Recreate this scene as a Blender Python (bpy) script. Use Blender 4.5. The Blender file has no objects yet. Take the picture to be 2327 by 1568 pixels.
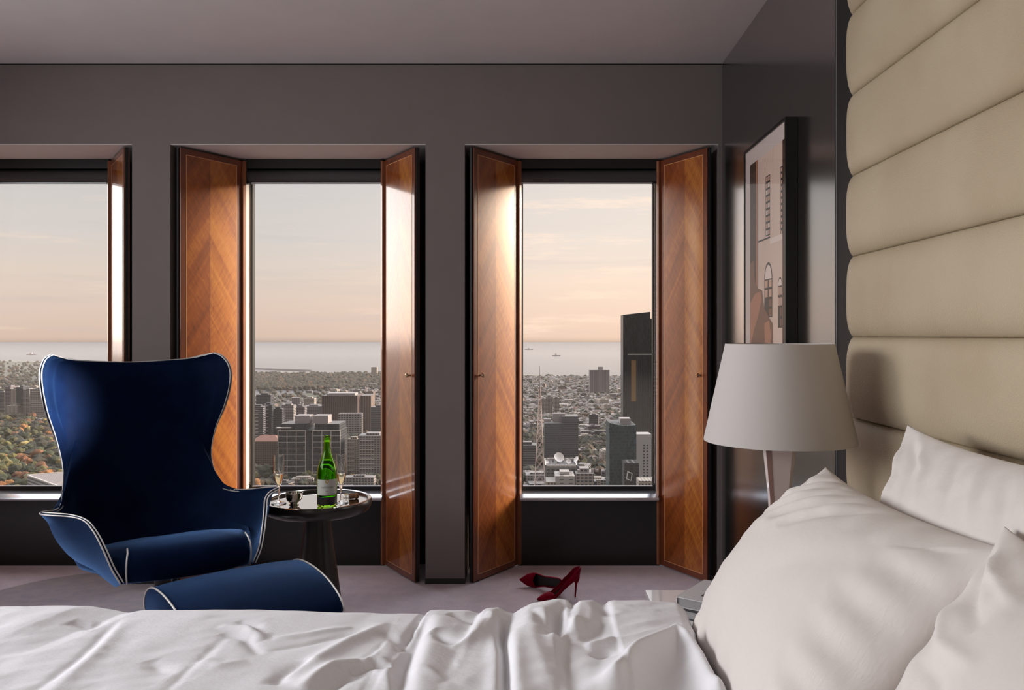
import bpy, bmesh, math, random
import numpy as np
from mathutils import Vector, Matrix, Euler
from mathutils import noise as mnoise

sc = bpy.context.scene
COL = sc.collection
R = random.Random(7)

def s2l(*c):
    """sRGB 0-255 to linear"""
    o = []
    for v in c:
        v = v / 255.0
        o.append(v / 12.92 if v <= 0.04045 else ((v + 0.055) / 1.055) ** 2.4)
    return tuple(o)

# ------------------------------------------------------------------ camera
F = 1850.0            # focal length in pixels of the 2327x1568 frame
EYE = 1.29
cam_d = bpy.data.cameras.new('camera')
cam_d.sensor_width = 36.0
cam_d.lens = F / 2327.0 * 36.0
cam_d.shift_x = -39.5 / 2327.0
cam_d.shift_y = -21.0 / 2327.0
cam_d.clip_start = 0.05
cam_d.clip_end = 80000.0
cam = bpy.data.objects.new('camera', cam_d)
cam.location = (0, 0, EYE)
cam.rotation_euler = (math.pi / 2, 0, 0)
COL.objects.link(cam)
sc.camera = cam

# ------------------------------------------------------------------ colour management
sc.view_settings.view_transform = 'Standard'
sc.view_settings.look = 'None'
sc.view_settings.exposure = 0.0
sc.view_settings.gamma = 1.0
sc.view_settings.use_curve_mapping = False
try:
    sc.cycles.use_denoising = True
    sc.cycles.max_bounces = 10
    sc.cycles.diffuse_bounces = 4
    sc.cycles.glossy_bounces = 4
    sc.cycles.transmission_bounces = 8
    sc.cycles.transparent_max_bounces = 12
    sc.cycles.volume_bounces = 0
    sc.cycles.caustics_reflective = False
    sc.cycles.caustics_refractive = False
    sc.cycles.sample_clamp_indirect = 4.0
except Exception:
    pass

# ------------------------------------------------------------------ node helpers
class NT:
    def __init__(self, tree):
        self.t = tree; self.n = tree.nodes; self.l = tree.links
    def node(self, typ, **kw):
        nd = self.n.new(typ)
        for k, v in kw.items():
            setattr(nd, k, v)
        return nd
    def link(self, a, b): self.l.new(a, b)
    def val(self, x, sock):
        if hasattr(x, 'is_output') or isinstance(x, bpy.types.NodeSocket): self.l.new(x, sock)
        else: sock.default_value = x
    def math(self, op, a, b=None, c=None, clamp=False):
        nd = self.n.new('ShaderNodeMath'); nd.operation = op; nd.use_clamp = clamp
        self.val(a, nd.inputs[0])
        if b is not None: self.val(b, nd.inputs[1])
        if c is not None: self.val(c, nd.inputs[2])
        return nd.outputs[0]
    def mix(self, f, a, b, blend='MIX'):
        nd = self.n.new('ShaderNodeMix'); nd.data_type = 'RGBA'; nd.blend_type = blend
        self.val(f, nd.inputs[0])
        for x, s in ((a, nd.inputs[6]), (b, nd.inputs[7])):
            if isinstance(x, tuple): s.default_value = (x[0], x[1], x[2], 1)
            else: self.l.new(x, s)
        return nd.outputs[2]
    def ramp(self, f, stops, interp='LINEAR'):
        nd = self.n.new('ShaderNodeValToRGB'); nd.color_ramp.interpolation = interp
        el = nd.color_ramp.elements
        while len(el) > 1: el.remove(el[-1])
        el[0].position = stops[0][0]; el[0].color = (*stops[0][1], 1)
        for p, c in stops[1:]:
            e = el.new(p); e.color = (*c, 1)
        self.val(f, nd.inputs[0])
        return nd.outputs[0]
    def maprange(self, v, a, b, c=0.0, d=1.0, smooth=True):
        nd = self.n.new('ShaderNodeMapRange')
        nd.interpolation_type = 'SMOOTHSTEP' if smooth else 'LINEAR'
        self.val(v, nd.inputs[0])
        for i, x in enumerate((a, b, c, d)): nd.inputs[i + 1].default_value = x
        return nd.outputs[0]
    def noise(self, vec, scale, detail=2.0, rough=0.5):
        nd = self.n.new('ShaderNodeTexNoise')
        if vec is not None: self.l.new(vec, nd.inputs['Vector'])
        nd.inputs['Scale'].default_value = scale; nd.inputs['Detail'].default_value = detail
        nd.inputs['Roughness'].default_value = rough
        return nd.outputs[0]
    def mapping(self, vec, scale=(1, 1, 1), loc=(0, 0, 0), rot=(0, 0, 0)):
        nd = self.n.new('ShaderNodeMapping')
        self.l.new(vec, nd.inputs[0])
        nd.inputs['Scale'].default_value = scale; nd.inputs['Location'].default_value = loc
        nd.inputs['Rotation'].default_value = rot
        return nd.outputs[0]
    def coord(self, which='Object'):
        return self.n.new('ShaderNodeTexCoord').outputs[which]
    def sep(self, v):
        nd = self.n.new('ShaderNodeSeparateXYZ'); self.l.new(v, nd.inputs[0]); return nd.outputs
    def comb(self, x, y, z):
        nd = self.n.new('ShaderNodeCombineXYZ')
        for i, q in enumerate((x, y, z)): self.val(q, nd.inputs[i])
        return nd.outputs[0]
    def bump(self, h, strength=0.3, dist=0.01, prev=None):
        nd = self.n.new('ShaderNodeBump'); nd.inputs['Strength'].default_value = strength
        nd.inputs['Distance'].default_value = dist
        self.l.new(h, nd.inputs['Height'])
        if prev is not None: self.l.new(prev, nd.inputs['Normal'])
        return nd.outputs[0]

# ------------------------------------------------------------------ world: dusk sky with soft cloud
world = bpy.data.worlds.new('sky'); sc.world = world; world.use_nodes = True
w = NT(world.node_tree); w.n.clear()
gen = w.coord('Generated')
sx, sy, sz = w.sep(gen)
skycol = w.ramp(w.math('MULTIPLY', sz, 2.5), [
    (0.0, s2l(222, 196, 178)), (0.06, s2l(227, 203, 187)), (0.17, s2l(229, 212, 198)),
    (0.28, s2l(219, 211, 205)), (0.46, s2l(211, 207, 205)), (1.0, s2l(196, 202, 212))])
# thin streaky cloud
cv = w.mapping(gen, scale=(3.0, 3.0, 26.0))
cn = w.noise(cv, 1.6, 6.0, 0.62)
cm = w.maprange(cn, 0.54, 0.72)
skycol = w.mix(w.math('MULTIPLY', cm, 0.55), skycol, s2l(252, 228, 208))
cn2 = w.noise(w.mapping(gen, scale=(2.0, 2.0, 40.0), loc=(4, 2, 1)), 1.2, 4.0, 0.6)
skycol = w.mix(w.math('MULTIPLY', w.maprange(cn2, 0.52, 0.7), 0.25), skycol, s2l(196, 190, 192))
# warmer and brighter towards the west (right of the view), unseen sky far left, far right and overhead boosted to light the room
g_r = w.maprange(sx, -0.38, 0.16, 1.0, 1.26)
skycol = w.mix(w.maprange(sx, -0.35, 0.15, 0.0, 0.7), skycol, w.mix(1.0, skycol, (1.06, 0.985, 0.90), 'MULTIPLY'))
g_left = w.maprange(sx, -0.62, -0.80, 0.0, 7.0)
g_right = w.maprange(sx, 0.35, 0.75, 0.0, 7.0)
g_up = w.maprange(sz, 0.22, 0.6, 0.0, 3.0)
front = w.maprange(sy, -0.2, 0.2, 0.0, 1.0)
gain = w.math('ADD', g_r, w.math('MULTIPLY', front, w.math('ADD', w.math('ADD', g_left, g_right), g_up)))
below = w.maprange(sz, -0.02, 0.0, 0.12, 1.0)
gain = w.math('MULTIPLY', gain, below)
bg = w.node('ShaderNodeBackground'); w.link(skycol, bg.inputs[0]); w.link(gain, bg.inputs[1])
wo = w.node('ShaderNodeOutputWorld'); w.link(bg.outputs[0], wo.inputs[0])

# ------------------------------------------------------------------ low sun from the right, through thin cloud
sun_d = bpy.data.lights.new('sun', 'SUN'); sun_d.energy = 7.5; sun_d.angle = math.radians(14)
sun_d.color = (1.0, 0.80, 0.60)
sun = bpy.data.objects.new('sun', sun_d); COL.objects.link(sun)
_sd = Vector((math.sin(math.radians(63.7)), math.cos(math.radians(63.7)), math.tan(math.radians(13))))  # towards the sun
sun.rotation_euler = _sd.to_track_quat('Z', 'Y').to_euler()

def area(name, loc, rot, sx_, sy_, power, color=(1, 1, 1)):
    d = bpy.data.lights.new(name, 'AREA'); d.shape = 'RECTANGLE'; d.size = sx_; d.size_y = sy_
    d.energy = power; d.color = color
    o = bpy.data.objects.new(name, d); o.location = loc; o.rotation_euler = rot; COL.objects.link(o); return o
# added fill lamps at the windowless left wall, out of frame, brightening bed and headboard
_k = area('left_fill_key', (-4.0, 2.2, 1.85), (0, math.radians(-76), math.radians(-20)), 1.5, 2.4, 18, (0.98, 0.97, 1.0))
_k.data.spread = math.radians(62)
_g = area('left_fill_soft', (-4.05, 1.5, 1.7), (0, math.radians(-82), 0), 1.7, 3.2, 74, (0.96, 0.97, 1.0))
_g.data.spread = math.radians(125)
# added warm fill behind the camera, no fitting there
area('rear_fill_light', (-1.2, -2.3, 1.7), (math.radians(80), 0, math.radians(-12)), 0.8, 1.6, 6, (1.0, 0.86, 0.70))

# added spots with no fittings, for the highlights on chair wing and ottoman
def spot(name, loc, target, deg, power, color=(0.92, 0.95, 1.0)):
    d = bpy.data.lights.new(name, 'SPOT'); d.energy = power; d.spot_size = math.radians(deg); d.spot_blend = 1.0
    d.shadow_soft_size = 0.06; d.color = color
    o = bpy.data.objects.new(name, d); o.location = loc; COL.objects.link(o)
    o.rotation_euler = (Vector(loc) - Vector(target)).to_track_quat('Z', 'Y').to_euler(); return o
spot('velvet_fill_spot', (0.15, 3.30, 2.62), (-1.965, 3.47, 1.09), 11.5, 2300)
spot('velvet_fill_spot', (-0.75, 3.05, 2.62), (-1.02, 2.88, 0.42), 34, 60)

# ------------------------------------------------------------------ material library
def new_mat(name):
    m = bpy.data.materials.new(name); m.use_nodes = True
    nt = NT(m.node_tree); nt.n.clear()
    out = nt.node('ShaderNodeOutputMaterial')
    b = nt.node('ShaderNodeBsdfPrincipled'); nt.link(b.outputs[0], out.inputs[0])
    return m, nt, b, out

def setc(b, c): b.inputs['Base Color'].default_value = (c[0], c[1], c[2], 1)

def plain(name, c, rough=0.5, metal=0.0, coat=0.0, coat_r=0.05, bump=None, spec=0.5, var=0.0, sheen=0.0):
    m, nt, b, out = new_mat(name)
    setc(b, c); b.inputs['Roughness'].default_value = rough; b.inputs['Metallic'].default_value = metal
    b.inputs['Coat Weight'].default_value = coat; b.inputs['Coat Roughness'].default_value = coat_r
    b.inputs['Specular IOR Level'].default_value = spec
    if sheen:
        b.inputs['Sheen Weight'].default_value = sheen
    co = nt.coord()
    if var:
        n = nt.noise(co, 6.0, 3.0)
        nt.link(nt.mix(nt.maprange(n, 0.3, 0.7), tuple(x * (1 - var) for x in c), tuple(min(1, x * (1 + var)) for x in c)), b.inputs['Base Color'])
    if bump:
        sc_, st, di = bump
        nt.link(nt.bump(nt.noise(co, sc_, 3.0), st, di), b.inputs['Normal'])
    return m

M = {}
M['wall'] = plain('taupe_paint', s2l(125, 116, 112), 0.75, bump=(180, 0.08, 0.002), var=0.02)
M['ceiling'] = plain('ceiling_paint', s2l(226, 220, 217), 0.8, bump=(160, 0.05, 0.002), var=0.015)
M['dark_wall'] = plain('charcoal_satin_panel', s2l(22, 21, 20), 0.30, bump=(90, 0.05, 0.002), coat=1.0, coat_r=0.17, spec=0.8)
M['dark_wall'].node_tree.nodes['Principled BSDF'].inputs['Coat IOR'].default_value = 2.4
M['dark_wall'].node_tree.nodes['Principled BSDF'].inputs['IOR'].default_value = 2.4
M['dark_wall'].node_tree.nodes['Principled BSDF'].inputs['Roughness'].default_value = 0.22
M['dark_wall2'] = plain('black_recess', s2l(14, 13, 13), 0.6)
M['black_panel'] = plain('black_spandrel', s2l(26, 26, 25), 0.28, var=0.1)
M['cavity'] = plain('charcoal_cavity', s2l(44, 43, 42), 0.6)
M['blind'] = plain('blind_fabric', s2l(66, 64, 66), 0.7, bump=(400, 0.2, 0.001))
M['blind_box'] = plain('blind_cassette', s2l(26, 25, 26), 0.45)
M['alu'] = plain('brushed_aluminium', s2l(196, 196, 200), 0.28, metal=0.9)
M['white_alu'] = plain('pale_window_lining', s2l(214, 212, 208), 0.35)
M['gasket'] = plain('window_gasket', s2l(22, 23, 24), 0.4)
M['sill'] = plain('polished_sill', s2l(215, 216, 222), 0.14, metal=0.85)
M['black_metal'] = plain('black_metal', s2l(28, 26, 25), 0.35, metal=0.6)
M['chrome'] = plain('chrome', s2l(205, 200, 196), 0.08, metal=1.0)
M['bronze_knob'] = plain('knob_metal', s2l(190, 172, 150), 0.15, metal=1.0)
M['inlay'] = plain('pale_wood_inlay', s2l(226, 168, 112), 0.35, coat=0.8)
M['stile'] = plain('shutter_stile_wood', s2l(112, 52, 22), 0.35, coat=0.9, coat_r=0.06, var=0.2)
M['jambwood'] = plain('pale_jamb_wood', s2l(150, 96, 66), 0.35, coat=0.8, var=0.15)
M['piping'] = plain('silver_piping', s2l(196, 192, 188), 0.35, metal=0.35)
M['table_body'] = plain('bronze_lacquer', s2l(44, 39, 35), 0.34, metal=0.3, coat=0.35, coat_r=0.15)
M['mirror'] = plain('mirror_tray', s2l(226, 220, 214), 0.03, metal=1.0)
M['silver_bowl'] = plain('silver_bowl_metal', s2l(190, 185, 180), 0.12, metal=1.0)
M['stiletto'] = plain('shoe_lining', s2l(26, 12, 14), 0.5)
M['label'] = plain('bottle_label', s2l(205, 204, 196), 0.6)
M['ink'] = plain('label_ink', s2l(60, 60, 62), 0.7)
M['gold'] = plain('gold_emblem', s2l(196, 160, 84), 0.35, metal=0.6)
M['cork'] = plain('cork_wood', s2l(150, 110, 76), 0.8, bump=(300, 0.4, 0.002), var=0.2)
M['frame_black'] = plain('black_frame', s2l(16, 15, 15), 0.3)
M['nightstand_top'] = plain('nightstand_gloss_top', s2l(245, 243, 245), 0.12, coat=1.0, coat_r=0.03)
M['nightstand'] = plain('nightstand_lacquer', s2l(40, 38, 36), 0.3, coat=0.6)
M['book_cover'] = plain('grey_book_cover', s2l(205, 204, 206), 0.4)
M['book_dark'] = plain('dark_book_cover', s2l(32, 30, 32), 0.4)
M['book_pages'] = plain('book_pages', s2l(150, 148, 148), 0.8)
M['lamp_wood'] = plain('lamp_pale_lacquer', s2l(232, 214, 209), 0.3, coat=0.5)
M['lamp_brown'] = plain('lamp_brown_inlay', s2l(96, 66, 54), 0.35)
M['brass'] = plain('lamp_metal', s2l(150, 130, 110), 0.25, metal=1.0)

def linen(name, c, weave=900):
    m, nt, b, out = new_mat(name)
    setc(b, c); b.inputs['Roughness'].default_value = 0.62
    b.inputs['Sheen Weight'].default_value = 0.15
    b.inputs['Specular IOR Level'].default_value = 0.3
    co = nt.coord()
    n1 = nt.noise(nt.mapping(co, (1, 1, 1)), 16.0, 4.0, 0.6)
    b1 = nt.bump(n1, 0.16, 0.02)
    n2 = nt.noise(nt.mapping(co, (1.0, 6.0, 1.0)), 60.0, 2.0)
    b2 = nt.bump(n2, 0.12, 0.004, b1)
    nt.link(b2, b.inputs['Normal'])
    return m
M['linen'] = linen('white_cotton_duvet', s2l(238, 238, 242))
M['linen_p'] = linen('white_cotton_pillowcase', s2l(211, 204, 199))

def velvet(name, c, tint):
    m, nt, b, out = new_mat(name)
    co = nt.coord()
    n = nt.noise(co, 9.0, 4.0, 0.6)
    nt.link(nt.mix(nt.maprange(n, 0.3, 0.7), tuple(x * 0.8 for x in c), tuple(x * 1.15 for x in c)), b.inputs['Base Color'])
    b.inputs['Roughness'].default_value = 0.55
    b.inputs['Specular IOR Level'].default_value = 0.02
    b.inputs['Sheen Weight'].default_value = 0.75; b.inputs['Sheen Roughness'].default_value = 0.34
    b.inputs['Sheen Tint'].default_value = (*tint, 1)
    n2 = nt.noise(co, 700.0, 2.0)
    nt.link(nt.bump(n2, 0.25, 0.002), b.inputs['Normal'])
    return m
M['velvet'] = velvet('blue_velvet', s2l(9, 22, 48), (0.20, 0.42, 0.90))
M['suede'] = velvet('crimson_suede', s2l(120, 10, 34), (1.0, 0.25, 0.35))

# leather of the headboard
m, nt, b, out = new_mat('cream_leather')
co = nt.coord()
n = nt.noise(co, 3.0, 3.0)
nt.link(nt.mix(nt.maprange(n, 0.3, 0.7), s2l(168, 152, 126), s2l(178, 164, 139)), b.inputs['Base Color'])
b.inputs['Roughness'].default_value = 0.40; b.inputs['Specular IOR Level'].default_value = 0.45
vo = nt.node('ShaderNodeTexVoronoi'); vo.inputs['Scale'].default_value = 330.0; nt.link(co, vo.inputs['Vector'])
nt.link(nt.bump(vo.outputs['Distance'], 0.35, 0.002), b.inputs['Normal'])
M['leather'] = m

# lampshade fabric
m, nt, b, out = new_mat('white_shade_fabric')
setc(b, s2l(206, 200, 196)); b.inputs['Roughness'].default_value = 0.8
co = nt.coord()
n = nt.noise(nt.mapping(co, (1, 1, 0.15)), 500.0, 2.0)
nt.link(nt.bump(n, 0.15, 0.001), b.inputs['Normal'])
tl = nt.node('ShaderNodeBsdfTranslucent'); tl.inputs[0].default_value = (*s2l(214, 206, 196), 1)
mx = nt.node('ShaderNodeMixShader'); mx.inputs[0].default_value = 0.18
nt.link(b.outputs[0], mx.inputs[1]); nt.link(tl.outputs[0], mx.inputs[2]); nt.link(mx.outputs[0], out.inputs[0])
M['shade'] = m

# window glass: a thin pane
m, nt, b, out = new_mat('window_glass'); nt.n.remove(b)
tr = nt.node('ShaderNodeBsdfTransparent'); tr.inputs[0].default_value = (0.985, 0.985, 0.985, 1)
gl = nt.node('ShaderNodeBsdfGlossy'); gl.inputs['Roughness'].default_value = 0.0
fr = nt.node('ShaderNodeFresnel'); fr.inputs[0].default_value = 1.15
mx = nt.node('ShaderNodeMixShader'); ge = nt.node('ShaderNodeNewGeometry'); nt.link(nt.math('MULTIPLY', fr.outputs[0], nt.math('SUBTRACT', 1.0, ge.outputs['Backfacing'])), mx.inputs[0])
nt.link(tr.outputs[0], mx.inputs[1]); nt.link(gl.outputs[0], mx.inputs[2]); nt.link(mx.outputs[0], out.inputs[0])
M['pane'] = m

def glass(name, c, ior=1.45, rough=0.0):
    m, nt, b, out = new_mat(name)
    setc(b, c); b.inputs['Transmission Weight'].default_value = 1.0
    b.inputs['IOR'].default_value = ior; b.inputs['Roughness'].default_value = rough
    return m
M['crystal'] = glass('crystal', (0.97, 0.97, 0.97))
M['champagne'] = glass('champagne_wine', (0.96, 0.90, 0.62), 1.33)
M['green_glass'] = glass('green_bottle_glass', (0.36, 0.74, 0.05), 1.25)

# chevron veneer of the shutters (object x across, z up)
def veneer(name, W, flip):
    m, nt, b, out = new_mat(name)
    x, y, z = nt.sep(nt.coord())
    d = nt.math('SUBTRACT', x, W / 2)
    u = nt.math('ABSOLUTE', d)
    t = nt.math('ADD', z, nt.math('MULTIPLY', u, 1.5))
    s = nt.math('SUBTRACT', u, nt.math('MULTIPLY', z, 0.66))
    side = nt.math('GREATER_THAN', d, 0.0)
    # long straight grain
    g = nt.noise(nt.comb(nt.math('MULTIPLY', t, 26.0), nt.math('MULTIPLY', s, 1.2), nt.math('MULTIPLY', side, 0.7)), 1.0, 5.0, 0.65)
    g2 = nt.noise(nt.comb(nt.math('MULTIPLY', t, 7.0), nt.math('MULTIPLY', s, 0.6), 3.0), 1.0, 2.0, 0.5)
    # leaf to leaf variation
    leaf = nt.math('FLOOR', nt.math('MULTIPLY', t, 3.6))
    lv = nt.node('ShaderNodeTexWhiteNoise'); lv.noise_dimensions = '1D'; nt.link(leaf, lv.inputs['W'])
    # cross ripple figure
    rp = nt.noise(nt.comb(nt.math('MULTIPLY', t, 9.0), nt.math('MULTIPLY', s, 60.0), 0.0), 1.0, 2.0, 0.5)
    f = nt.math('ADD', nt.math('MULTIPLY', g, 0.30), nt.math('MULTIPLY', g2, 0.34))
    f = nt.math('ADD', f, nt.math('MULTIPLY', lv.outputs[0], 0.08))
    f = nt.math('ADD', f, nt.math('MULTIPLY', rp, 0.22))
    sd = side if not flip else nt.math('SUBTRACT', 1.0, side)
    f = nt.math('ADD', f, nt.math('MULTIPLY', nt.math('SUBTRACT', sd, 0.5), 0.13))  # chatoyance painted in: one half of the chevron lighter
    c = nt.ramp(f, [(0.30, s2l(112, 52, 18)), (0.48, s2l(156, 84, 32)), (0.62, s2l(192, 120, 46)), (0.80, s2l(214, 150, 72))])
    nt.link(c, b.inputs['Base Color'])
    b.inputs['Roughness'].default_value = 0.36
    b.inputs['Specular IOR Level'].default_value = 0.4
    b.inputs['Coat Weight'].default_value = 1.0; b.inputs['Coat Roughness'].default_value = 0.11
    b.inputs['Coat IOR'].default_value = 1.55
    nt.link(nt.bump(g, 0.03, 0.001), b.inputs['Normal'])
    return m
M['veneerL'] = veneer('chevron_veneer_a', 0.403, True)
M['veneerR'] = veneer('chevron_veneer_b', 0.403, False)

# carpet with a big darker curved figure
m, nt, b, out = new_mat('mauve_carpet')
co = nt.coord()
x, y, z = nt.sep(co)
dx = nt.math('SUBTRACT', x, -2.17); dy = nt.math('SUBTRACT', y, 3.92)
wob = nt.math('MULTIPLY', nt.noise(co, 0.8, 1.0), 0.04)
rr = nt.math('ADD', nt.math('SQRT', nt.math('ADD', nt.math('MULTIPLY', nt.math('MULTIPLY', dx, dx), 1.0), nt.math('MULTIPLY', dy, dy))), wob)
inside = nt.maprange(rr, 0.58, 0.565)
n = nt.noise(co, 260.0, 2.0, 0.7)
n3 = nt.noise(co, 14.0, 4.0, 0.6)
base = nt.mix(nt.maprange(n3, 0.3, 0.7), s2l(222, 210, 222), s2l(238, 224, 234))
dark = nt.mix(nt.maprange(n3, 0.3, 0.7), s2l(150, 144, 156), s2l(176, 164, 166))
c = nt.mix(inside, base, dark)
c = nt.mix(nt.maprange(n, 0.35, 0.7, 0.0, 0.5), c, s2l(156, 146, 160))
nt.link(c, b.inputs['Base Color']); b.inputs['Roughness'].default_value = 0.95
b.inputs['Sheen Weight'].default_value = 0.3
nt.link(nt.bump(n, 0.6, 0.004), b.inputs['Normal'])
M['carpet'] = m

# ------------------------------------------------------------------ object helpers
def setp(o, label=None, cat=None, group=None, kind=None):
    if label: o['label'] = label
    if cat: o['category'] = cat
    if group: o['group'] = group
    if kind: o['kind'] = kind
    return o
def thing(name, label, cat, loc=(0, 0, 0), rz=0.0, group=None):
    o = bpy.data.objects.new(name, None); o.empty_display_size = 0.1
    o.location = loc; o.rotation_euler = (0, 0, rz); COL.objects.link(o)
    return setp(o, label, cat, group)
def mesh(name, verts, faces, mat, parent=None, smooth=False, mats=None, fmat=None):
    me = bpy.data.meshes.new(name)
    me.from_pydata([tuple(map(float, v)) for v in verts], [], [tuple(f) for f in faces])
    if mats:
        for q in mats: me.materials.append(q)
        if fmat is not None: me.polygons.foreach_set('material_index', fmat)
    elif mat is not None: me.materials.append(mat)
    if smooth: me.polygons.foreach_set('use_smooth', [True] * len(me.polygons))
    me.update()
    o = bpy.data.objects.new(name, me); COL.objects.link(o)
    if parent is not None: o.parent = parent
    return o
class MB:
    def __init__(self): self.v = []; self.f = []; self.m = []
    def add(self, v, f, mi=0):
        k = len(self.v); self.v += [tuple(q) for q in v]; self.f += [tuple(i + k for i in g) for g in f]; self.m += [mi] * len(f)
    def box(self, x0, y0, z0, x1, y1, z1, mi=0):
        v = [(x0, y0, z0), (x1, y0, z0), (x1, y1, z0), (x0, y1, z0), (x0, y0, z1), (x1, y0, z1), (x1, y1, z1), (x0, y1, z1)]
        self.add(v, [(0, 3, 2, 1), (4, 5, 6, 7), (0, 1, 5, 4), (1, 2, 6, 5), (2, 3, 7, 6), (3, 0, 4, 7)], mi)
    def bar(self, a, b_, r, n=4, mi=0, r2=None):
        a = Vector(a); b_ = Vector(b_); r2 = r if r2 is None else r2
        q = (b_ - a).to_track_quat('Z', 'Y')
        ring = lambda c, rr_: [tuple(c + q @ Vector((rr_ * math.cos(t), rr_ * math.sin(t), 0))) for t in [2 * math.pi * i / n + math.pi / 4 for i in range(n)]]
        f = [(i, (i + 1) % n, n + (i + 1) % n, n + i) for i in range(n)] + [tuple(range(n))[::-1], tuple(range(n, 2 * n))]
        self.add(ring(a, r) + ring(b_, r2), f, mi)
    def build(self, name, mat, parent=None, smooth=False, mats=None):
        return mesh(name, self.v, self.f, mat, parent, smooth, mats, self.m if mats else None)
def box(name, x0, y0, z0, x1, y1, z1, mat, parent=None, bevel=0.0):
    q = MB(); q.box(x0, y0, z0, x1, y1, z1); o = q.build(name, mat, parent)
    if bevel: bev(o, bevel)
    return o
def bev(o, wd, seg=2):
    md = o.modifiers.new('bevel', 'BEVEL'); md.width = wd; md.segments = seg; md.limit_method = 'ANGLE'; return o
def autosmooth(o, ang=0.6):
    me = o.data
    me.polygons.foreach_set('use_smooth', [True] * len(me.polygons))
    bm = bmesh.new(); bm.from_mesh(me)
    for e in bm.edges:
        e.smooth = not (len(e.link_faces) == 2 and e.calc_face_angle(0) > ang)
    bm.to_mesh(me); bm.free(); return o
def lathe(name, prof, mat, parent=None, n=48, loc=(0, 0, 0), ang=0.7, closed=False, mod=None):
    v = []; f = []
    k = len(prof)
    for i in range(n):
        t = 2 * math.pi * i / n
        for j, (r, z) in enumerate(prof):
            rr_ = r * (mod(t, j, z) if mod else 1.0)
            v.append((loc[0] + rr_ * math.cos(t), loc[1] + rr_ * math.sin(t), loc[2] + z))
    for i in range(n):
        a = i * k; c_ = ((i + 1) % n) * k
        for j in range(k - 1): f.append((a + j, c_ + j, c_ + j + 1, a + j + 1))
        if closed: f.append((a + k - 1, c_ + k - 1, c_, a))
    o = mesh(name, v, f, mat, parent)
    bm = bmesh.new(); bm.from_mesh(o.data); bmesh.ops.remove_doubles(bm, verts=bm.verts, dist=1e-6)
    bmesh.ops.recalc_face_normals(bm, faces=bm.faces)
    bm.to_mesh(o.data); bm.free()
    return autosmooth(o, ang)
def tube(name, pts, r, mat, parent=None, n=8, closed=False):
    v = []; f = []; m_ = len(pts); P = [Vector(p) for p in pts]; up = None
    for i, p in enumerate(P):
        a = P[(i - 1) % m_] if (closed or i > 0) else p; b_ = P[(i + 1) % m_] if (closed or i < m_ - 1) else p
        d = (b_ - a).normalized()
        if up is None:
            up = d.orthogonal().normalized()
        up = (up - d * up.dot(d))
        up = up.normalized() if up.length > 1e-6 else d.orthogonal().normalized()
        s_ = d.cross(up)
        for j in range(n):
            t = 2 * math.pi * j / n
            v.append(tuple(p + (up * math.cos(t) + s_ * math.sin(t)) * r))
    for i in range(m_ if closed else m_ - 1):
        for j in range(n):
            a = i * n; b_ = ((i + 1) % m_) * n
            f.append((a + j, a + (j + 1) % n, b_ + (j + 1) % n, b_ + j))
    if not closed: f += [tuple(range(n))[::-1], tuple(range((m_ - 1) * n, m_ * n))]
    return mesh(name, v, f, mat, parent, True)
def crom(P, n):
    """Catmull-Rom through the rows of P (k x d), n samples per span"""
    P = np.asarray(P, float); Q = np.vstack([2 * P[0] - P[1], P, 2 * P[-1] - P[-2]])
    out = []
    for i in range(len(P) - 1):
        p0, p1, p2, p3 = Q[i:i + 4]
        for t in np.arange(n) / n:
            out.append(0.5 * ((2 * p1) + (-p0 + p2) * t + (2 * p0 - 5 * p1 + 4 * p2 - p3) * t * t + (-p0 + 3 * p1 - 3 * p2 + p3) * t ** 3))
    out.append(P[-1]); return np.array(out)
def grid_faces(nr, nc, wrap=False):
    f = []
    for i in range(nr - 1):
        for j in range(nc - 1 if not wrap else nc):
            a = i * nc + j; b_ = i * nc + (j + 1) % nc
            f.append((a, b_, b_ + nc, a + nc))
    return f
_rs = np.random.RandomState(3)
def snoise(x, y, scale, seed=0, n=10):
    """smooth sum-of-sines noise, about -1..1"""
    rs = np.random.RandomState(seed); o = 0
    for k in range(n):
        a = rs.uniform(0, 2 * np.pi); fq = scale * rs.uniform(0.6, 1.8); ph = rs.uniform(0, 6.28)
        o = o + np.sin((x * np.cos(a) + y * np.sin(a)) * fq + ph)
    return o / n ** 0.5 / 1.2
def seg_dist(px, py, pts):
    """distance to polyline, and signed side"""
    best = np.full(px.shape, 1e9); sd = np.zeros(px.shape); tt = np.zeros(px.shape); L = 0
    tot = sum(math.dist(pts[i], pts[i + 1]) for i in range(len(pts) - 1))
    for i in range(len(pts) - 1):
        ax, ay = pts[i]; bx, by = pts[i + 1]; dx_, dy_ = bx - ax, by - ay; l2 = dx_ * dx_ + dy_ * dy_
        t = np.clip(((px - ax) * dx_ + (py - ay) * dy_) / l2, 0, 1)
        d = np.hypot(px - ax - t * dx_, py - ay - t * dy_)
        s_ = np.sign((px - ax) * dy_ - (py - ay) * dx_)
        mk = d < best
        best = np.where(mk, d, best); sd = np.where(mk, s_, sd); tt = np.where(mk, (L + t * math.sqrt(l2)) / tot, tt)
        L += math.sqrt(l2)
    return best, sd, tt

# ------------------------------------------------------------------ room shell
YW = 4.233      # plane of the window wall
YG = 4.57       # plane of the window linings
XR = 1.0        # right wall
XL = -4.1; YB = -2.6; HC = 2.704; HO = 2.288
openings = [(-3.41, -2.066), (-1.867, -0.540), (-0.336, 0.982)]
windows = [(-3.14, -2.36), (-1.598, -0.823), (-0.052, 0.721)]

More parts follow.
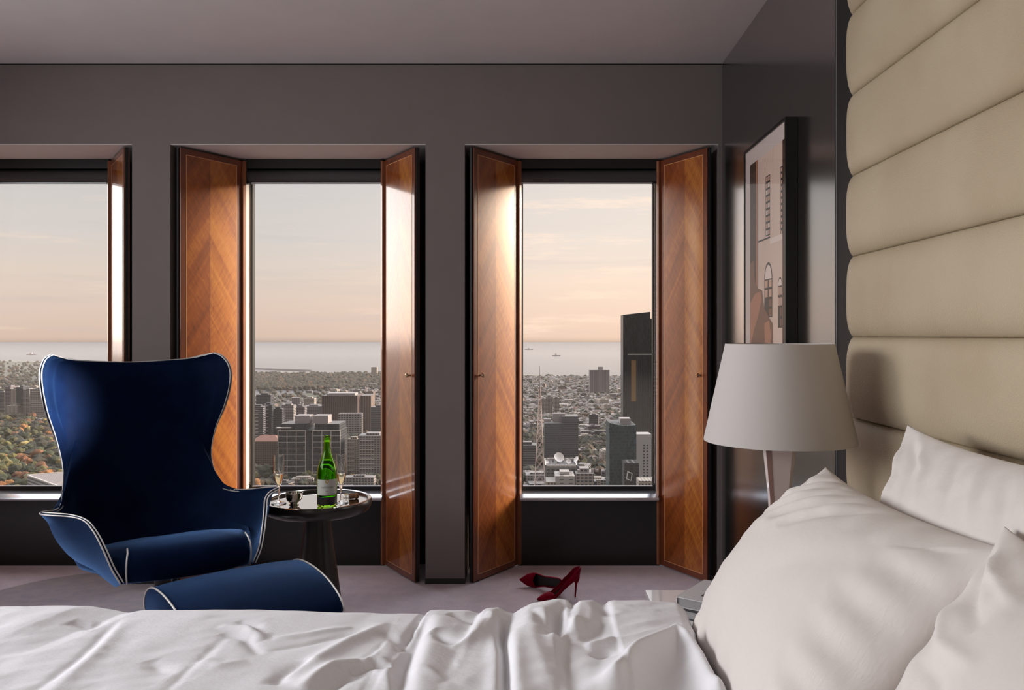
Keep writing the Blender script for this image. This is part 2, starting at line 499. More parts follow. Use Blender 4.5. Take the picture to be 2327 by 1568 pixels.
struct = lambda o: setp(o, kind='structure')
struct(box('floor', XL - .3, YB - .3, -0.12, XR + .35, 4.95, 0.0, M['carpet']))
struct(box('ceiling', XL - .3, YB - .3, HC, XR + .35, 4.95, HC + 0.15, M['ceiling']))
q = MB()
q.box(XL - .3, YW, HO, XR + .3, 4.95, HC - 0.002)
xs = [XL - .3] + [v for o_ in openings for v in o_] + [XR + .3]
for a, b_ in zip(xs[0::2], xs[1::2]): q.box(a, YW, 0.0, b_, 4.95, HO)
wb = q.build('wall_back', M['wall']); struct(wb)
struct(box('trim_1', XL, YW - 0.004, HC - 0.006, XR, YW, HC - 0.0005, M['dark_wall2']))  # black strip standing in for the shadow gap under the ceiling
struct(box('wall_left', XL - .3, YB - .3, 0, XL, YW, HC - 0.002, M['wall']))
struct(box('wall_front', XL, YB - .3, 0, XR, YB, HC - 0.002, M['wall']))
q = MB(); q.box(XR + 0.006, YB - .3, 0.0, XR + .3, YW, HC - 0.002); struct(q.build('wall_right', M['dark_wall2']))
wp = box('trim_2', XR, 2.666, 0.0, XR + 0.006, YW - 0.012, HC - 0.004, M['dark_wall']); struct(wp)
q = MB(); q.box(XR + 0.0045, 2.662, 0.0, XR + 0.0075, 2.666, HC - .004); struct(q.build('trim_3', M['alu']))  # metal strip added to draw the bright reflection along the panel edge
# dark strips standing in for the shadow at the foot of the piers
q = MB()
for i, (a, b_) in enumerate([(-2.066, -1.867), (-0.540, -0.336)]):
    o = box('pier_foot_shade', a - 0.002, YW - 0.004, 0, b_ + 0.002, YW, 0.028, M['cavity']); struct(o)

for i, (a, b_) in enumerate(openings):
    struct(box('trim_%d' % (20 + i), a, YW + 0.002, HO - 0.004, b_, YG + 0.03, HO, M['ceiling']))  # soffit painted pale to imitate sky light on the taupe

# windows: lining, frame, pane, sill; dark infill beside and below
for i, ((oa, ob), (wa, wb_)) in enumerate(zip(openings, windows)):
    q = MB()
    q.box(oa, YG + 0.03, 0, wa - 0.021, YG + 0.10, HO); q.box(wb_ + 0.021, YG + 0.03, 0, ob, YG + 0.10, HO)
    struct(q.build('trim_%d' % (4 + i * 2), M['cavity']))
    struct(box('trim_%d' % (5 + i * 2), wa - 0.01, YG - 0.0, 0, wb_ + 0.01, YG + 0.03, 0.372, M['black_panel']))
    wn = bpy.data.objects.new('window_%d' % (i + 1), None); COL.objects.link(wn); struct(wn)
    g = YG + 0.095
    q = MB()
    q.box(wa - 0.02, YG + 0.012, 0.40, wa, g + .03, 2.27); q.box(wb_, YG + 0.012, 0.40, wb_ + 0.02, g + .03, 2.27)
    q.build('window_lining', M['white_alu'], wn)
    q = MB()
    q.box(wa, g - 0.012, 0.395, wa + 0.016, g + .03, 2.27); q.box(wb_ - 0.016, g - 0.012, 0.395, wb_, g + .03, 2.27)
    q.box(wa + 0.016, g - 0.012, 0.395, wb_ - 0.016, g + .03, 0.428); q.box(wa + .016, g - .012, 2.19, wb_ - .016, g + .03, 2.27)
    q.build('window_frame', M['gasket'], wn)
    q = MB(); q.box(wa + 0.016, g - 0.014, 0.428, wb_ - 0.016, g - 0.002, 0.433); q.build('window_bead', M['alu'], wn)
    q = MB(); q.box(wa + 0.014, g + 0.008, 0.425, wb_ - 0.014, g + 0.013, 2.2); q.build('window_pane', M['pane'], wn)
    # sill with a bullnose front
    pr = [(YG - 0.036, 0.372), (YG - 0.040, 0.380), (YG - 0.036, 0.388), (YG - 0.004, 0.404), (g - 0.012, 0.406), (g - .012, 0.372)]
    v = [(wa - 0.0, y_, z_) for y_, z_ in pr] + [(wb_ + 0.0, y_, z_) for y_, z_ in pr]
    n_ = len(pr); f = [(j, (j + 1) % n_, n_ + (j + 1) % n_, n_ + j) for j in range(n_)] + [tuple(range(n_))[::-1], tuple(range(n_, 2 * n_))]
    mesh('window_sill', v, f, M['sill'], wn)

# roller blinds
bl = ['dark roller blind rolled up above the leftmost window', 'dark roller blind rolled up above the middle window, behind the champagne', 'dark roller blind rolled up above the window nearest the picture']
for i, (wa, wb_) in enumerate(windows):
    t = thing('roller_blind', bl[i], 'blind', ((wa + wb_) / 2, YG + 0.035, 2.19), group='roller blinds above the windows')
    hw = (wb_ - wa) / 2 - 0.002
    box('blind_cassette', -hw, -0.030, 0.040, hw, 0.048, 0.094, M['blind_box'], t, 0.003)
    v = []; n_ = 24
    for s_ in (-hw + .004, hw - .004):
        for k in range(n_): v.append((s_, 0.010 + 0.036 * math.cos(2 * math.pi * k / n_), 0.002 + 0.036 * math.sin(2 * math.pi * k / n_)))
    f = [(k, (k + 1) % n_, n_ + (k + 1) % n_, n_ + k) for k in range(n_)] + [tuple(range(n_)), tuple(range(n_, 2 * n_))[::-1]]
    autosmooth(mesh('blind_roll', v, f, M['blind'], t))
    q = MB(); q.box(-hw + .006, -0.004, -0.040, hw - .006, 0.012, -0.033); q.build('bottom_bar', M['alu'], t)
    sgn = {0: 1, 1: -1, 2: 1}[i]
    # bead chain
    q = MB(); cx = sgn * (hw - 0.012)
    for k in range(230):
        z_ = -0.035 - k * 0.0074
        for yy in (-0.006, 0.012):
            r_ = 0.0024
            q.add([(cx, yy, z_ + r_), (cx + r_, yy, z_), (cx, yy + r_, z_), (cx - r_, yy, z_), (cx, yy - r_, z_), (cx, yy, z_ - r_)],
                  [(0, 1, 2), (0, 2, 3), (0, 3, 4), (0, 4, 1), (5, 2, 1), (5, 3, 2), (5, 4, 3), (5, 1, 4)])
    q.bar((cx, -0.006, -0.03), (cx, -0.006, -1.74), 0.0007); q.bar((cx, 0.012, -0.03), (cx, 0.012, -1.74), 0.0007)
    q.bar((cx, -0.008, -1.74), (cx, 0.014, -1.74), 0.003)
    q.build('pull_chain', M['chrome'] , t, mats=None)
    q = MB(); q.box(cx - .012, -.012, -.042, cx + .010, .018, -.028); q.build('chain_bracket', M['gasket'], t)

# shutters: inner (hinge) point, outer point
W_SH = 0.403
def shutter(inner, outer, label, side, knob_px=None):
    """side=+1: the panel's decorated face looks towards -x (a right-hand leaf); -1 looks towards +x"""
    ix, iy = inner; ox, oy = outer
    ang = math.atan2(oy - iy, ox - ix)          # local +x runs hinge -> free edge
    L = math.hypot(ox - ix, oy - iy)
    t = thing('wooden_shutter', label, 'shutter', (ix, iy, 0.008), ang, 'folding wooden window shutters')
    # face normal in local frame: right-hand leaves show their local -y side ... decide by sign
    fs = -1 if side > 0 else 1
    H = 2.262; th = 0.030
    y0, y1 = (0.0, th) if fs < 0 else (-th, 0.0)
    fy = 0.0
    e = 0.0012
    def slab(q, x0, x1, z0, z1, lift):
        if fs < 0: q.box(x0, fy - lift, z0, x1, fy + 0.004, z1)
        else: q.box(x0, fy - 0.004, z0, x1, fy + lift, z1)
    bo = box('shutter_core', 0, y0 if fs < 0 else y0, 0, L, y1, H, M['stile'], t, 0.002)
    B = 0.034
    q = MB(); slab(q, B, L - B, B, H - B, 0.0006)
    vp = q.build('veneer_panel', M['veneerR'] if side > 0 else M['veneerL'], t)
    q = MB(); w_ = 0.0028
    for a_ in ((B, L - B, B - w_, B), (B, L - B, H - B, H - B + w_), (L - B, L - B + w_, B - w_, H - B + w_), (B - w_, B, B - w_, H - B + w_)): slab(q, a_[0], a_[1], a_[2], a_[3], e)
    q.build('inlay_line', M['inlay'], t)
    # free edge strip with dark seal
    q = MB()
    q.box(L + 0.0005, min(y0, y1) + 0.008, 0.0, L + 0.008, max(y0, y1) - 0.008, H); q.build('edge_strip', M['dark_wall2'], t)
    # round knob on a stem
    d = -1 if fs < 0 else 1
    kb = lathe('knob', [(0.0, 0), (0.0045, 0), (0.0045, 0.010), (0.011, 0.014), (0.012, 0.019), (0.009, 0.025), (0.0, 0.026)], M['bronze_knob'], t, 20)
    kb.location = (L - 0.052, fs * 0.001, 1.074); kb.rotation_euler = (math.pi / 2 * (1 if d < 0 else -1), 0, 0)
    # hinge-side jamb strip standing by the lining
    jm = box('jamb_strip', -0.022, -0.012, 0.0, -0.003, 0.012, H, M['jambwood'], t)
    return t
shutter((-2.345, YG - .012), (-2.112, YW + .004), 'brown wooden shutter at the far left, beside the leftmost window, edge-on to the view', 1)
shutter((-1.612, YG - .012), (-1.815, YW + .004), 'wide orange wooden shutter directly behind the blue armchair', -1)
shutter((-0.812, YG - .012), (-0.598, YW + .004), 'wooden shutter right of the champagne table, pale with sky glare', 1)
shutter((-0.066, YG - .012), (-0.288, YW + .004), 'orange wooden shutter left of the window with the tall dark tower', -1)
shutter((0.735, YG - .012), (0.925, YW + .004), 'orange wooden shutter nearest the dark wall and picture', 1)
shutter((-3.152, YG - .012), (-3.36, YW + .004), 'wooden shutter on the left side of the leftmost window, out of view', -1)

# ------------------------------------------------------------------ framed picture on the right wall
t = thing('framed_picture', 'tall black framed sepia photograph of a building on the dark wall', 'picture', (XR, 3.33, 1.6))
def AP(px, py, X):      # point of the picture plane seen at a pixel, in the local frame
    Y = X * F / (px - 1203.0); return (Y - 3.33, EYE - (py - 763.0) * Y / F - 1.6)
y0, y1 = 3.033 - 3.33, 3.624 - 3.33; z0, z1 = 1.13 - 1.6, 2.107 - 1.6; fw = 0.012; xf = -0.046
q = MB()
q.box(xf, y0, z0, -0.001, y0 + fw, z1); q.box(xf, y1 - fw, z0, -0.001, y1, z1)
q.box(xf, y0 + fw, z0, -0.001, y1 - fw, z0 + fw); q.box(xf, y0 + fw, z1 - fw, -0.001, y1 - fw, z1)
q.box(-0.012, y0 + fw, z0 + fw, -0.001, y1 - fw, z1 - fw)
q.build('picture_frame', M['frame_black'], t)
q = MB(); q.box(-0.0405, y0 + fw, z0 + fw, -0.013, y1 - fw, z1 - fw)
q.build('mat_board', plain('picture_mat', s2l(214, 200, 194), 0.6), t)
cols = [s2l(222, 196, 180), s2l(60, 34, 24), s2l(176, 120, 92), s2l(38, 26, 24), s2l(120, 82, 64), s2l(204, 168, 148), s2l(236, 218, 206)]
pm = [plain('print_tone_%s' % n_, c_, 0.55) for n_, c_ in zip(['cream', 'umber', 'tan', 'black', 'brown', 'blush', 'pale'], cols)]
q = MB()
XP = XR - 0.0412
def ppoly(pts, mi, k):
    v = [(-0.0408 - 0.00012 * k, AP(a, b_, XP)[0], max(AP(a, b_, XP)[1], z0 + 0.06)) for a, b_ in pts]
    q.add(v, [tuple(range(len(v)))], mi)
def prect(pa, pb, za, zb, mi, k):
    """pixel columns pa..pb, heights given at the left column; verticals in the world, horizontals level"""
    ya, _ = AP(pa, 0, XP); yb, _ = AP(pb, 0, XP)
    q.add([(-0.0408 - 0.00012 * k, y_, z_) for y_, z_ in ((ya, za), (yb, za), (yb, zb), (ya, zb))], [(0, 1, 2, 3)], mi)
zz = lambda px, py: AP(px, py, XP)[1]
zt, zb = zz(1705, 376), z0 + 0.06
prect(1704.5, 1780, zb, zt, 0, 1)
prect(1704.5, 1718, zb, zt, 1, 2)
prect(1718, 1721.5, zb, zt, 2, 2); prect(1721.5, 1722.8, zz(1722, 655), zt, 1, 3)
prect(1756, 1757, zz(1756, 548), zt, 5, 3); prect(1738, 1739, zz(1738, 545), zz(1738, 360), 5, 3)
# long gridded window
za, zb2 = zz(1740, 538), zz(1740, 402)
prect(1740, 1750, za, zb2, 3, 4)
for r_ in range(9):
    for c_ in range(2):
        prect(1741.0 + c_ * 4.6, 1744.6 + c_ * 4.6, za + (zb2 - za) * (r_ + .18) / 9, za + (zb2 - za) * (r_ + .86) / 9, 5 if (r_ * 2 + c_) % 3 else 6, 5)
prect(1774, 1778.5, zz(1776, 535), zz(1776, 378), 3, 4)
for r_ in range(11):
    a0 = zz(1776, 535); a1 = zz(1776, 378); prect(1775, 1777.6, a0 + (a1 - a0) * (r_ + .2) / 11, a0 + (a1 - a0) * (r_ + .8) / 11, 5, 5)
# ledge
prect(1722, 1750, zz(1730, 549), zz(1730, 545), 3, 5); prect(1750, 1778, zz(1760, 551), zz(1760, 538), 6, 5)
# arched windows
for (a, b_, yb_, yt_, ym) in ((1737, 1755, 722, 605, 636), (1768, 1777.5, 745, 618, 650)):
    zbm, zm = zz(a, yb_), zz(a, ym); ya, _ = AP(a, 0, XP); yb, _ = AP(b_, 0, XP); cy = (ya + yb) / 2; rad = abs(ya - yb) / 2
    prect(a, b_, zbm, zm, 3, 4)
    v = [(-0.0408 - .0005, cy + rad * math.cos(k * math.pi / 12), zm + rad * 1.25 * math.sin(k * math.pi / 12)) for k in range(13)]
    q.add(v, [tuple(range(13))], 3)
    v = [(-0.0408 - .0006, cy + rad * .84 * math.cos(k * math.pi / 12), zm + rad * 1.05 * math.sin(k * math.pi / 12)) for k in range(13)]
    q.add(v, [tuple(range(13))], 6)
    n_ = 4
    for r_ in range(n_):
        for c_ in range(2):
            w_ = (b_ - a) / 2
            if r_ < 2 and c_ == 0: continue
            prect(a + w_ * (c_ + .14), a + w_ * (c_ + .86), zbm + (zm - zbm) * (r_ + .12) / n_, zbm + (zm - zbm) * (r_ + .88) / n_, 5 if r_ > 1 else 4, 7)
# soft brown figure at the lower left
ppoly([(1705, 600), (1712, 592), (1716, 640), (1722, 655), (1732, 660), (1737, 700), (1748, 722), (1756, 735), (1757, 790), (1756, 850), (1704.5, 900)], 4, 6)
ppoly([(1705, 690), (1716, 668), (1728, 662), (1731, 680), (1724, 715), (1714, 750), (1705, 790)], 2, 8)
ppoly([(1737, 735), (1748, 728), (1752, 760), (1750, 820), (1740, 820)], 2, 8)
prect(1778.5, 1786, zb, zt + .002, 1, 9)
q.build('photo_print', None, t, mats=pm)
q = MB(); q.box(-0.0445, y0 + fw, z0 + fw, -0.0440, y1 - fw, z1 - fw); q.build('picture_glass', M['pane'], t)

# ------------------------------------------------------------------ headboard of padded leather channels
hb = thing('headboard', 'tall cream leather headboard of horizontal padded channels behind the bed', 'headboard', (0.93, 2.40, 0))
XH0 = 0.0; pitch = 0.237; Yn = -2.6; base_z = 0.812
q = MB(); q.box(0.030, Yn + .01, 0.06, XR - 0.93 + 0.004, -0.012, HC - 0.02); q.build('backing_board', M['frame_black'], hb)
for k in range(8):
    za = base_z + k * pitch; zb_ = min(za + pitch, HC - 0.02)
    nz = 28; ys = [0.0, -0.003, -0.008, -0.016, -0.03, -0.06, -0.12] + [Yn * j / 24 for j in range(2, 25)]
    v = []
    for i in range(nz + 1):
        s_ = 0.5 - 0.5 * math.cos(math.pi * i / nz); b_ = (1 - abs(2 * s_ - 1) ** 3.4) ** 0.5 if 0 < s_ < 1 else 0.0
        for y_ in ys:
            e_ = min(1.0, (-y_) / 0.05); e_ = math.sqrt(max(0, 1 - (1 - e_) ** 2))
            dep = 0.034 * b_ * (0.25 + 0.75 * e_)
            wr = 0.0012 * mnoise.noise(Vector((y_ * 5, k * 3.1, s_ * 1.5)))
            sag = 0.004 * b_ * (1 - e_)
            v.append((0.026 - dep + wr * b_, y_ + 0.010 * b_ * (1 - e_ * 1.0) , za + (zb_ - za) * s_))
    # turned sides back to the board
    nc = len(ys)
    f = [tuple(reversed(g)) for g in grid_faces(nz + 1, nc)]
    k0 = len(v)
    for i in range(nz + 1): v.append((0.05, v[i * nc][1] - 0.002, za + (zb_ - za) * (0.5 - 0.5 * math.cos(math.pi * i / nz))))
    for i in range(nz): f.append((i * nc, k0 + i, k0 + i + 1, (i + 1) * nc))
    mesh('padded_channel', v, f, M['leather'], hb, True)
q = MB(); q.box(0.004, Yn, base_z - 0.05, 0.05, -0.004, base_z - 0.006); q.build('base_strip', M['frame_black'], hb)

# ------------------------------------------------------------------ bed
bed = thing('bed', 'wide bed with white mattress against the padded headboard', 'bed', (-0.3, 1.0, 0))
o = box('bed_base', -1.18, -0.88, 0.0, 1.20, 0.86, 0.30, plain('bed_base_fabric', s2l(70, 66, 64), 0.8), bed, 0.02)
o = box('mattress', -1.19, -0.90, 0.302, 1.19, 0.88, 0.612, M['linen'], bed, 0.05)
sheet_h = 0.615

# duvet -----------------------------------------------------------
def D(px, py, z=0.66):   # point of the bed top seen at a pixel
    s_ = (py - 763.0) / (EYE - z); return ((px - 1203.0) / s_, F / s_)
sil = [(-60, 1388), (0, 1385), (60, 1381), (170, 1383), (240, 1396), (270, 1401), (310, 1394), (370, 1391), (470, 1391), (600, 1394), (750, 1397), (850, 1400), (905, 1399), (950, 1402), (966, 1409), (975, 1394), (1000, 1391), (1060, 1394), (1088, 1401), (1104, 1388), (1130, 1386), (1150, 1396), (1166, 1400), (1185, 1388), (1210, 1376), (1240, 1371), (1270, 1367), (1292, 1371), (1304, 1386), (1322, 1374), (1350, 1373), (1374, 1384), (1400, 1377), (1480, 1380), (1570, 1386), (1640, 1392)]
YE = 1.90           # edge of the bed top
xe = np.array([(p - 1203.0) * YE * 0.975 / F for p, _ in sil]); ze = np.array([EYE - (y_ - 763.0) * YE * 0.975 / F for _, y_ in sil])
xg = np.concatenate([np.arange(-1.62, 0.44, 0.0045)])
yg = np.concatenate([np.arange(0.08, 1.30, 0.03), np.arange(1.30, 1.952, 0.0045)])
vdrop = np.array([0.006, 0.02, 0.05, 0.10, 0.16, 0.22, 0.29])
X, Y = np.meshgrid(xg, yg)
fade = np.clip((Y - 1.30) / 0.5, 0, 1)
# silhouette heights carried along the direction of the folds
shear = np.where(X < -0.3, 0.25, 0.10)
Xs = X + (YE - Y) * shear
zed = np.interp(Xs, xe, ze)
zs = np.interp(Xs, xe, np.convolve(np.pad(ze, 3, mode='edge'), np.ones(7) / 7, 'valid'))
Z = 0.662 + (zed - 0.662) * (0.30 + 0.7 * np.clip((Y - 1.62) / 0.22, 0, 1)) * np.clip(fade * 1.4, 0.1, 1)
def ridge(pts, amp, wd, asym=1.0, taper=True, z=0.66):
    global Z
    P = [D(a, b_, z) for a, b_ in pts]
    d, s_, t_ = seg_dist(X, Y, P)
    wl = np.where(s_ > 0, wd * asym, wd)
    h = amp * np.exp(-(d / wl) ** 1.6)
    if taper: h = h * np.clip(np.sin(np.clip(t_, 0, 1) * np.pi) ** 0.5, 0.0, 1)
    Z = Z + h
# --- left, flat part: long diagonal creases and puckers
ridge([(275, 1402), (180, 1500), (70, 1580)], -0.006, 0.012)
ridge([(290, 1408), (215, 1490), (90, 1600)], 0.006, 0.02)
ridge([(520, 1440), (430, 1520), (360, 1590)], -0.004, 0.012)
ridge([(240, 1405), (205, 1418), (160, 1412)], -0.008, 0.018)
ridge([(500, 1425), (560, 1430), (600, 1452)], 0.010, 0.014)
ridge([(505, 1440), (560, 1450), (590, 1485)], -0.008, 0.013)
ridge([(540, 1412), (580, 1420), (600, 1440)], -0.006, 0.010)
ridge([(455, 1500), (500, 1515), (560, 1500)], 0.006, 0.02)
ridge([(340, 1500), (370, 1525), (400, 1530)], -0.007, 0.018)
ridge([(620, 1450), (700, 1440), (800, 1420)], 0.006, 0.014)
ridge([(610, 1475), (700, 1460), (830, 1430)], -0.005, 0.010)
ridge([(640, 1545), (740, 1490), (880, 1410)], 0.014, 0.022)
ridge([(620, 1560), (650, 1530), (700, 1500)], -0.012, 0.018)
ridge([(680, 1570), (760, 1520), (840, 1505)], 0.018, 0.022)
ridge([(700, 1590), (780, 1545), (850, 1525)], -0.012, 0.02)
ridge([(800, 1530), (850, 1512), (890, 1517)], -0.014, 0.013)
ridge([(830, 1500), (870, 1505), (892, 1515)], 0.010, 0.013)
ridge([(885, 1515), (880, 1540), (890, 1580)], 0.010, 0.016)
ridge([(870, 1430), (900, 1450), (930, 1470)], -0.008, 0.014)
ridge([(940, 1425), (925, 1450), (905, 1480)], -0.006, 0.016)
# --- the big rumples right of x=960
ridge([(970, 1402), (948, 1450), (918, 1520), (900, 1600)], -0.026, 0.022)
ridge([(1000, 1400), (975, 1460), (950, 1540), (945, 1620)], 0.016, 0.045)
ridge([(985, 1438), (1015, 1458), (1050, 1468)], -0.020, 0.018)
ridge([(1020, 1395), (1050, 1402), (1085, 1412)], -0.010, 0.012)
ridge([(1030, 1482), (1080, 1450), (1100, 1415)], 0.016, 0.020)
ridge([(1090, 1403), (1110, 1396), (1132, 1420), (1138, 1500), (1140, 1600)], 0.014, 0.022)
ridge([(1145, 1405), (1143, 1440), (1148, 1500), (1152, 1620)], -0.040, 0.012)
ridge([(1170, 1440), (1165, 1500), (1168, 1600)], 0.016, 0.03)
ridge([(1215, 1395), (1205, 1430), (1215, 1480), (1260, 1580)], 0.014, 0.035)
ridge([(1205, 1400), (1225, 1415), (1235, 1440)], -0.010, 0.014)
ridge([(1235, 1400), (1250, 1440), (1270, 1520), (1300, 1600)], 0.010, 0.016)
ridge([(1288, 1385), (1270, 1400), (1262, 1440), (1260, 1468)], -0.034, 0.020)
ridge([(1262, 1470), (1280, 1520), (1310, 1600)], -0.012, 0.022)
ridge([(1258, 1472), (1290, 1450), (1312, 1420)], 0.010, 0.012)
ridge([(1300, 1390), (1295, 1410), (1310, 1450)], 0.012, 0.018)
ridge([(1345, 1385), (1368, 1400), (1400, 1412)], -0.008, 0.012)
ridge([(1330, 1480), (1370, 1470), (1398, 1458)], 0.014, 0.014)
ridge([(1330, 1468), (1350, 1440), (1375, 1420)], -0.012, 0.018)
ridge([(1345, 1500), (1380, 1490), (1396, 1500)], -0.010, 0.014)
ridge([(1040, 1560), (1080, 1540), (1110, 1500)], 0.006, 0.03)
ridge([(930, 1530), (970, 1535), (1010, 1555)], 0.006, 0.012)
# --- turned back cuff from x=1400
cuff = D(1400, 1450)[0]
lift = 1 / (1 + np.exp(-(X - cuff) / 0.0012))
Z = Z + 0.006 * lift
ridge([(1402, 1395), (1440, 1402), (1500, 1405)], 0.003, 0.01)
for a_ in range(5):
    ridge([(1408, 1440 + 22 * a_), (1450, 1436 + 20 * a_), (1500, 1425 + 18 * a_)], 0.0016, 0.007)
# tented flap near the pillow
ridge([(1400, 1558), (1450, 1515), (1538, 1472), (1585, 1500), (1640, 1580)], 0.040, 0.030, 1.0, False)
ridge([(1440, 1600), (1520, 1560), (1600, 1600)], -0.022, 0.05, 1.0, False)
ridge([(1590, 1395), (1584, 1440), (1590, 1480)], 0.010, 0.014)
Z = Z + 0.0022 * snoise(X, Y, 22, 5) + 0.0011 * snoise(X * 1.0, Y * 1.6, 60, 8) * (0.4 + 0.6 * (snoise(X, Y, 9, 4) > 0))
# far edge rolls over
roll = np.clip((Y - (YE - 0.055)) / 0.105, 0, 1)
Z = Z - 0.062 * (1 - np.sqrt(np.clip(1 - roll ** 2, 0, 1)))
# right (pillow) end rolls under
rr_ = np.clip((X - (0.385 - 0.05 * np.clip((1.75 - Y) / 0.3, -0.6, 1) * -1)) / 0.05, 0, 1)
xend = np.interp(Y, [1.2, 1.46, 1.6, 1.75, 1.95], [0.40, 0.345, 0.342, 0.362, 0.372])
rr_ = np.clip((X - (xend - 0.035)) / 0.035, 0, 1)
Z = Z - (Z - (sheet_h + 0.004)) * (1 - np.sqrt(np.clip(1 - rr_ ** 2, 0, 1)))
X = np.minimum(X, xend[:, :] if xend.ndim == 2 else xend)
Z = np.maximum(Z, sheet_h + 0.002)
rows = [np.stack([X[i], Y[i], Z[i]], 1) for i in range(len(yg))]
last = rows[-1]
for dz in vdrop:
    rows.append(np.stack([last[:, 0], last[:, 1] + 0.004 + 0.012 * np.sin(last[:, 0] * 23) * dz, last[:, 2] - dz], 1))
nr = len(rows); nc = len(xg)
duvet = mesh('duvet', np.concatenate(rows), grid_faces(nr, nc), M['linen'], None, True)
setp(duvet, 'rumpled white cotton duvet spread over the bed, cuff turned back at the pillows', 'duvet')

# pillows ---------------------------------------------------------
def pillow(label, origin, ua, ub, un, A, B, T, folds, seed, pinch=0.10, droop=None, name='pillow'):
    """origin = centre; ua = unit across, ub = unit up the pillow, un = outward face normal"""
    ua, ub, un = [Vector(v_).normalized() for v_ in (ua, ub, un)]
    n_ = 120; a = np.linspace(-1, 1, n_); AA, BB = np.meshgrid(a, a)
    def dens(v_): return np.sign(v_) * (1 - (1 - np.abs(v_)) ** 1.25)
    AA = dens(AA); BB = dens(BB)
    prof = (np.clip(1 - np.abs(AA) ** 2.3, 0, 1) ** 0.60) * (np.clip(1 - np.abs(BB) ** 2.3, 0, 1) ** 0.60)
    edge_in = 1 - pinch * (1 - np.abs(BB) ** 2.2); ax = AA * edge_in
    bx = BB * (1 - pinch * (1 - np.abs(AA) ** 2.2))
    wr = np.zeros_like(AA)
    for pts, amp, wd in folds:
        d, s_, t_ = seg_dist(AA, BB, pts)
        wr += amp * np.exp(-(d / wd) ** 1.7) * np.clip(np.sin(np.clip(t_, 0.02, 1) * np.pi), 0, 1) ** 0.5
    # puckers running in from the seams
    rim = np.clip(np.maximum(np.abs(AA), np.abs(BB)) - 0.62, 0, 1) / 0.38
    pk = 0.0035 * rim * (1 - rim) * 4 * (np.sin(AA * 24 + seed) * (np.abs(BB) > np.abs(AA)) + np.sin(BB * 21 + seed * 2) * (np.abs(AA) >= np.abs(BB)))
    soft = 0.004 * snoise(AA, BB, 3.0, seed) * prof
    verts = []
    for sgn in (1, -1):
        h = sgn * T * prof + (wr + pk + soft) * (sgn > 0) * np.clip(prof * 3, 0, 1)
        if droop is not None: dd = droop(AA, BB)
        else: dd = np.zeros((3,) + AA.shape)
        P = np.stack([origin[i] + ua[i] * A * ax + ub[i] * B * bx + un[i] * h + dd[i] for i in range(3)], -1)
        verts.append(P.reshape(-1, 3))
    f = grid_faces(n_, n_); f2 = [tuple(reversed([i + n_ * n_ for i in g])) for g in f]
    c_ = ua.cross(ub)
    if c_.dot(un) < 0: f = [tuple(reversed(g)) for g in f]; f2 = [tuple(reversed(g)) for g in f2]
    o = mesh(name, np.concatenate(verts), f + f2, M['linen_p'], None, True)
    bm = bmesh.new(); bm.from_mesh(o.data); bmesh.ops.remove_doubles(bm, verts=bm.verts, dist=1e-5); bm.to_mesh(o.data); bm.free()
    return setp(o, label, 'pillow', 'white pillows on the bed')

# P1: large front pillow, leaning back towards the headboard
def fan(x0, x1, n, amp, wd, b0=.97, spread=.35, length=.5):
    out = []
    for k in range(n):
        a0 = x0 + (x1 - x0) * k / max(1, n - 1)
        out.append(([(a0, b0), (a0 + spread * .5, b0 - length * .45), (a0 + spread * 1.1, b0 - length)], amp * (1 if k % 2 else -.9), wd))
    return out
pillow('large plump white pillow in front of the nightstand, nearest the window side', (0.530, 1.53, 0.778), (0, 1, 0), (0.62, 0.0, 0.78), (-0.78, 0, 0.62), 0.375, 0.262, 0.135,
       fan(-0.35, 0.55, 9, 0.0075, 0.032, .97, .42, .62) + [([(.62, .95), (.72, .80), (.90, .66)], -.009, .035), ([(.78, .97), (.82, .86), (.95, .78)], .006, .03), ([(.1, .35), (.5, .30), (.85, .1)], .004, .08), ([(-.6, .5), (-.2, .1), (0, -.5)], -.005, .12)], 3, .085)
pillow('white pillow standing against the headboard, behind the large plump one', (0.732, 1.40, 0.862), (0.0, 1, 0.0), (0.34, 0.0, 0.94), (-0.94, 0, 0.34), 0.36, 0.25, 0.080,
       [([(.93, .93), (.70, .55), (.62, .15)], .012, .05), ([(.85, .97), (.55, .70), (.42, .35)], -.010, .045), ([(.72, .98), (.40, .74), (.25, .45)], .007, .04), ([(.96, .7), (.82, .4), (.80, .1)], -.008, .045)]
       + fan(-.7, .2, 5, .005, .04, .95, -.25, .5), 9, .085)
pillow('white pillow at the lower right corner, nearest the camera', (0.548, 0.845, 0.772), (0.04, 1, 0), (0.52, 0.0, 0.85), (-0.85, 0, 0.52), 0.365, 0.275, 0.11,
       [([(.95, .88), (.72, .60), (.45, .52)], -.014, .055), ([(.98, .96), (.70, .78), (.40, .72)], .010, .045), ([(.9, .5), (.6, .35), (.3, .38)], .008, .05), ([(.75, .2), (.45, .22), (.2, .1)], -.006, .05), ([(.95, .05), (.6, -.1), (.3, -.05)], .006, .07)], 15, .085)

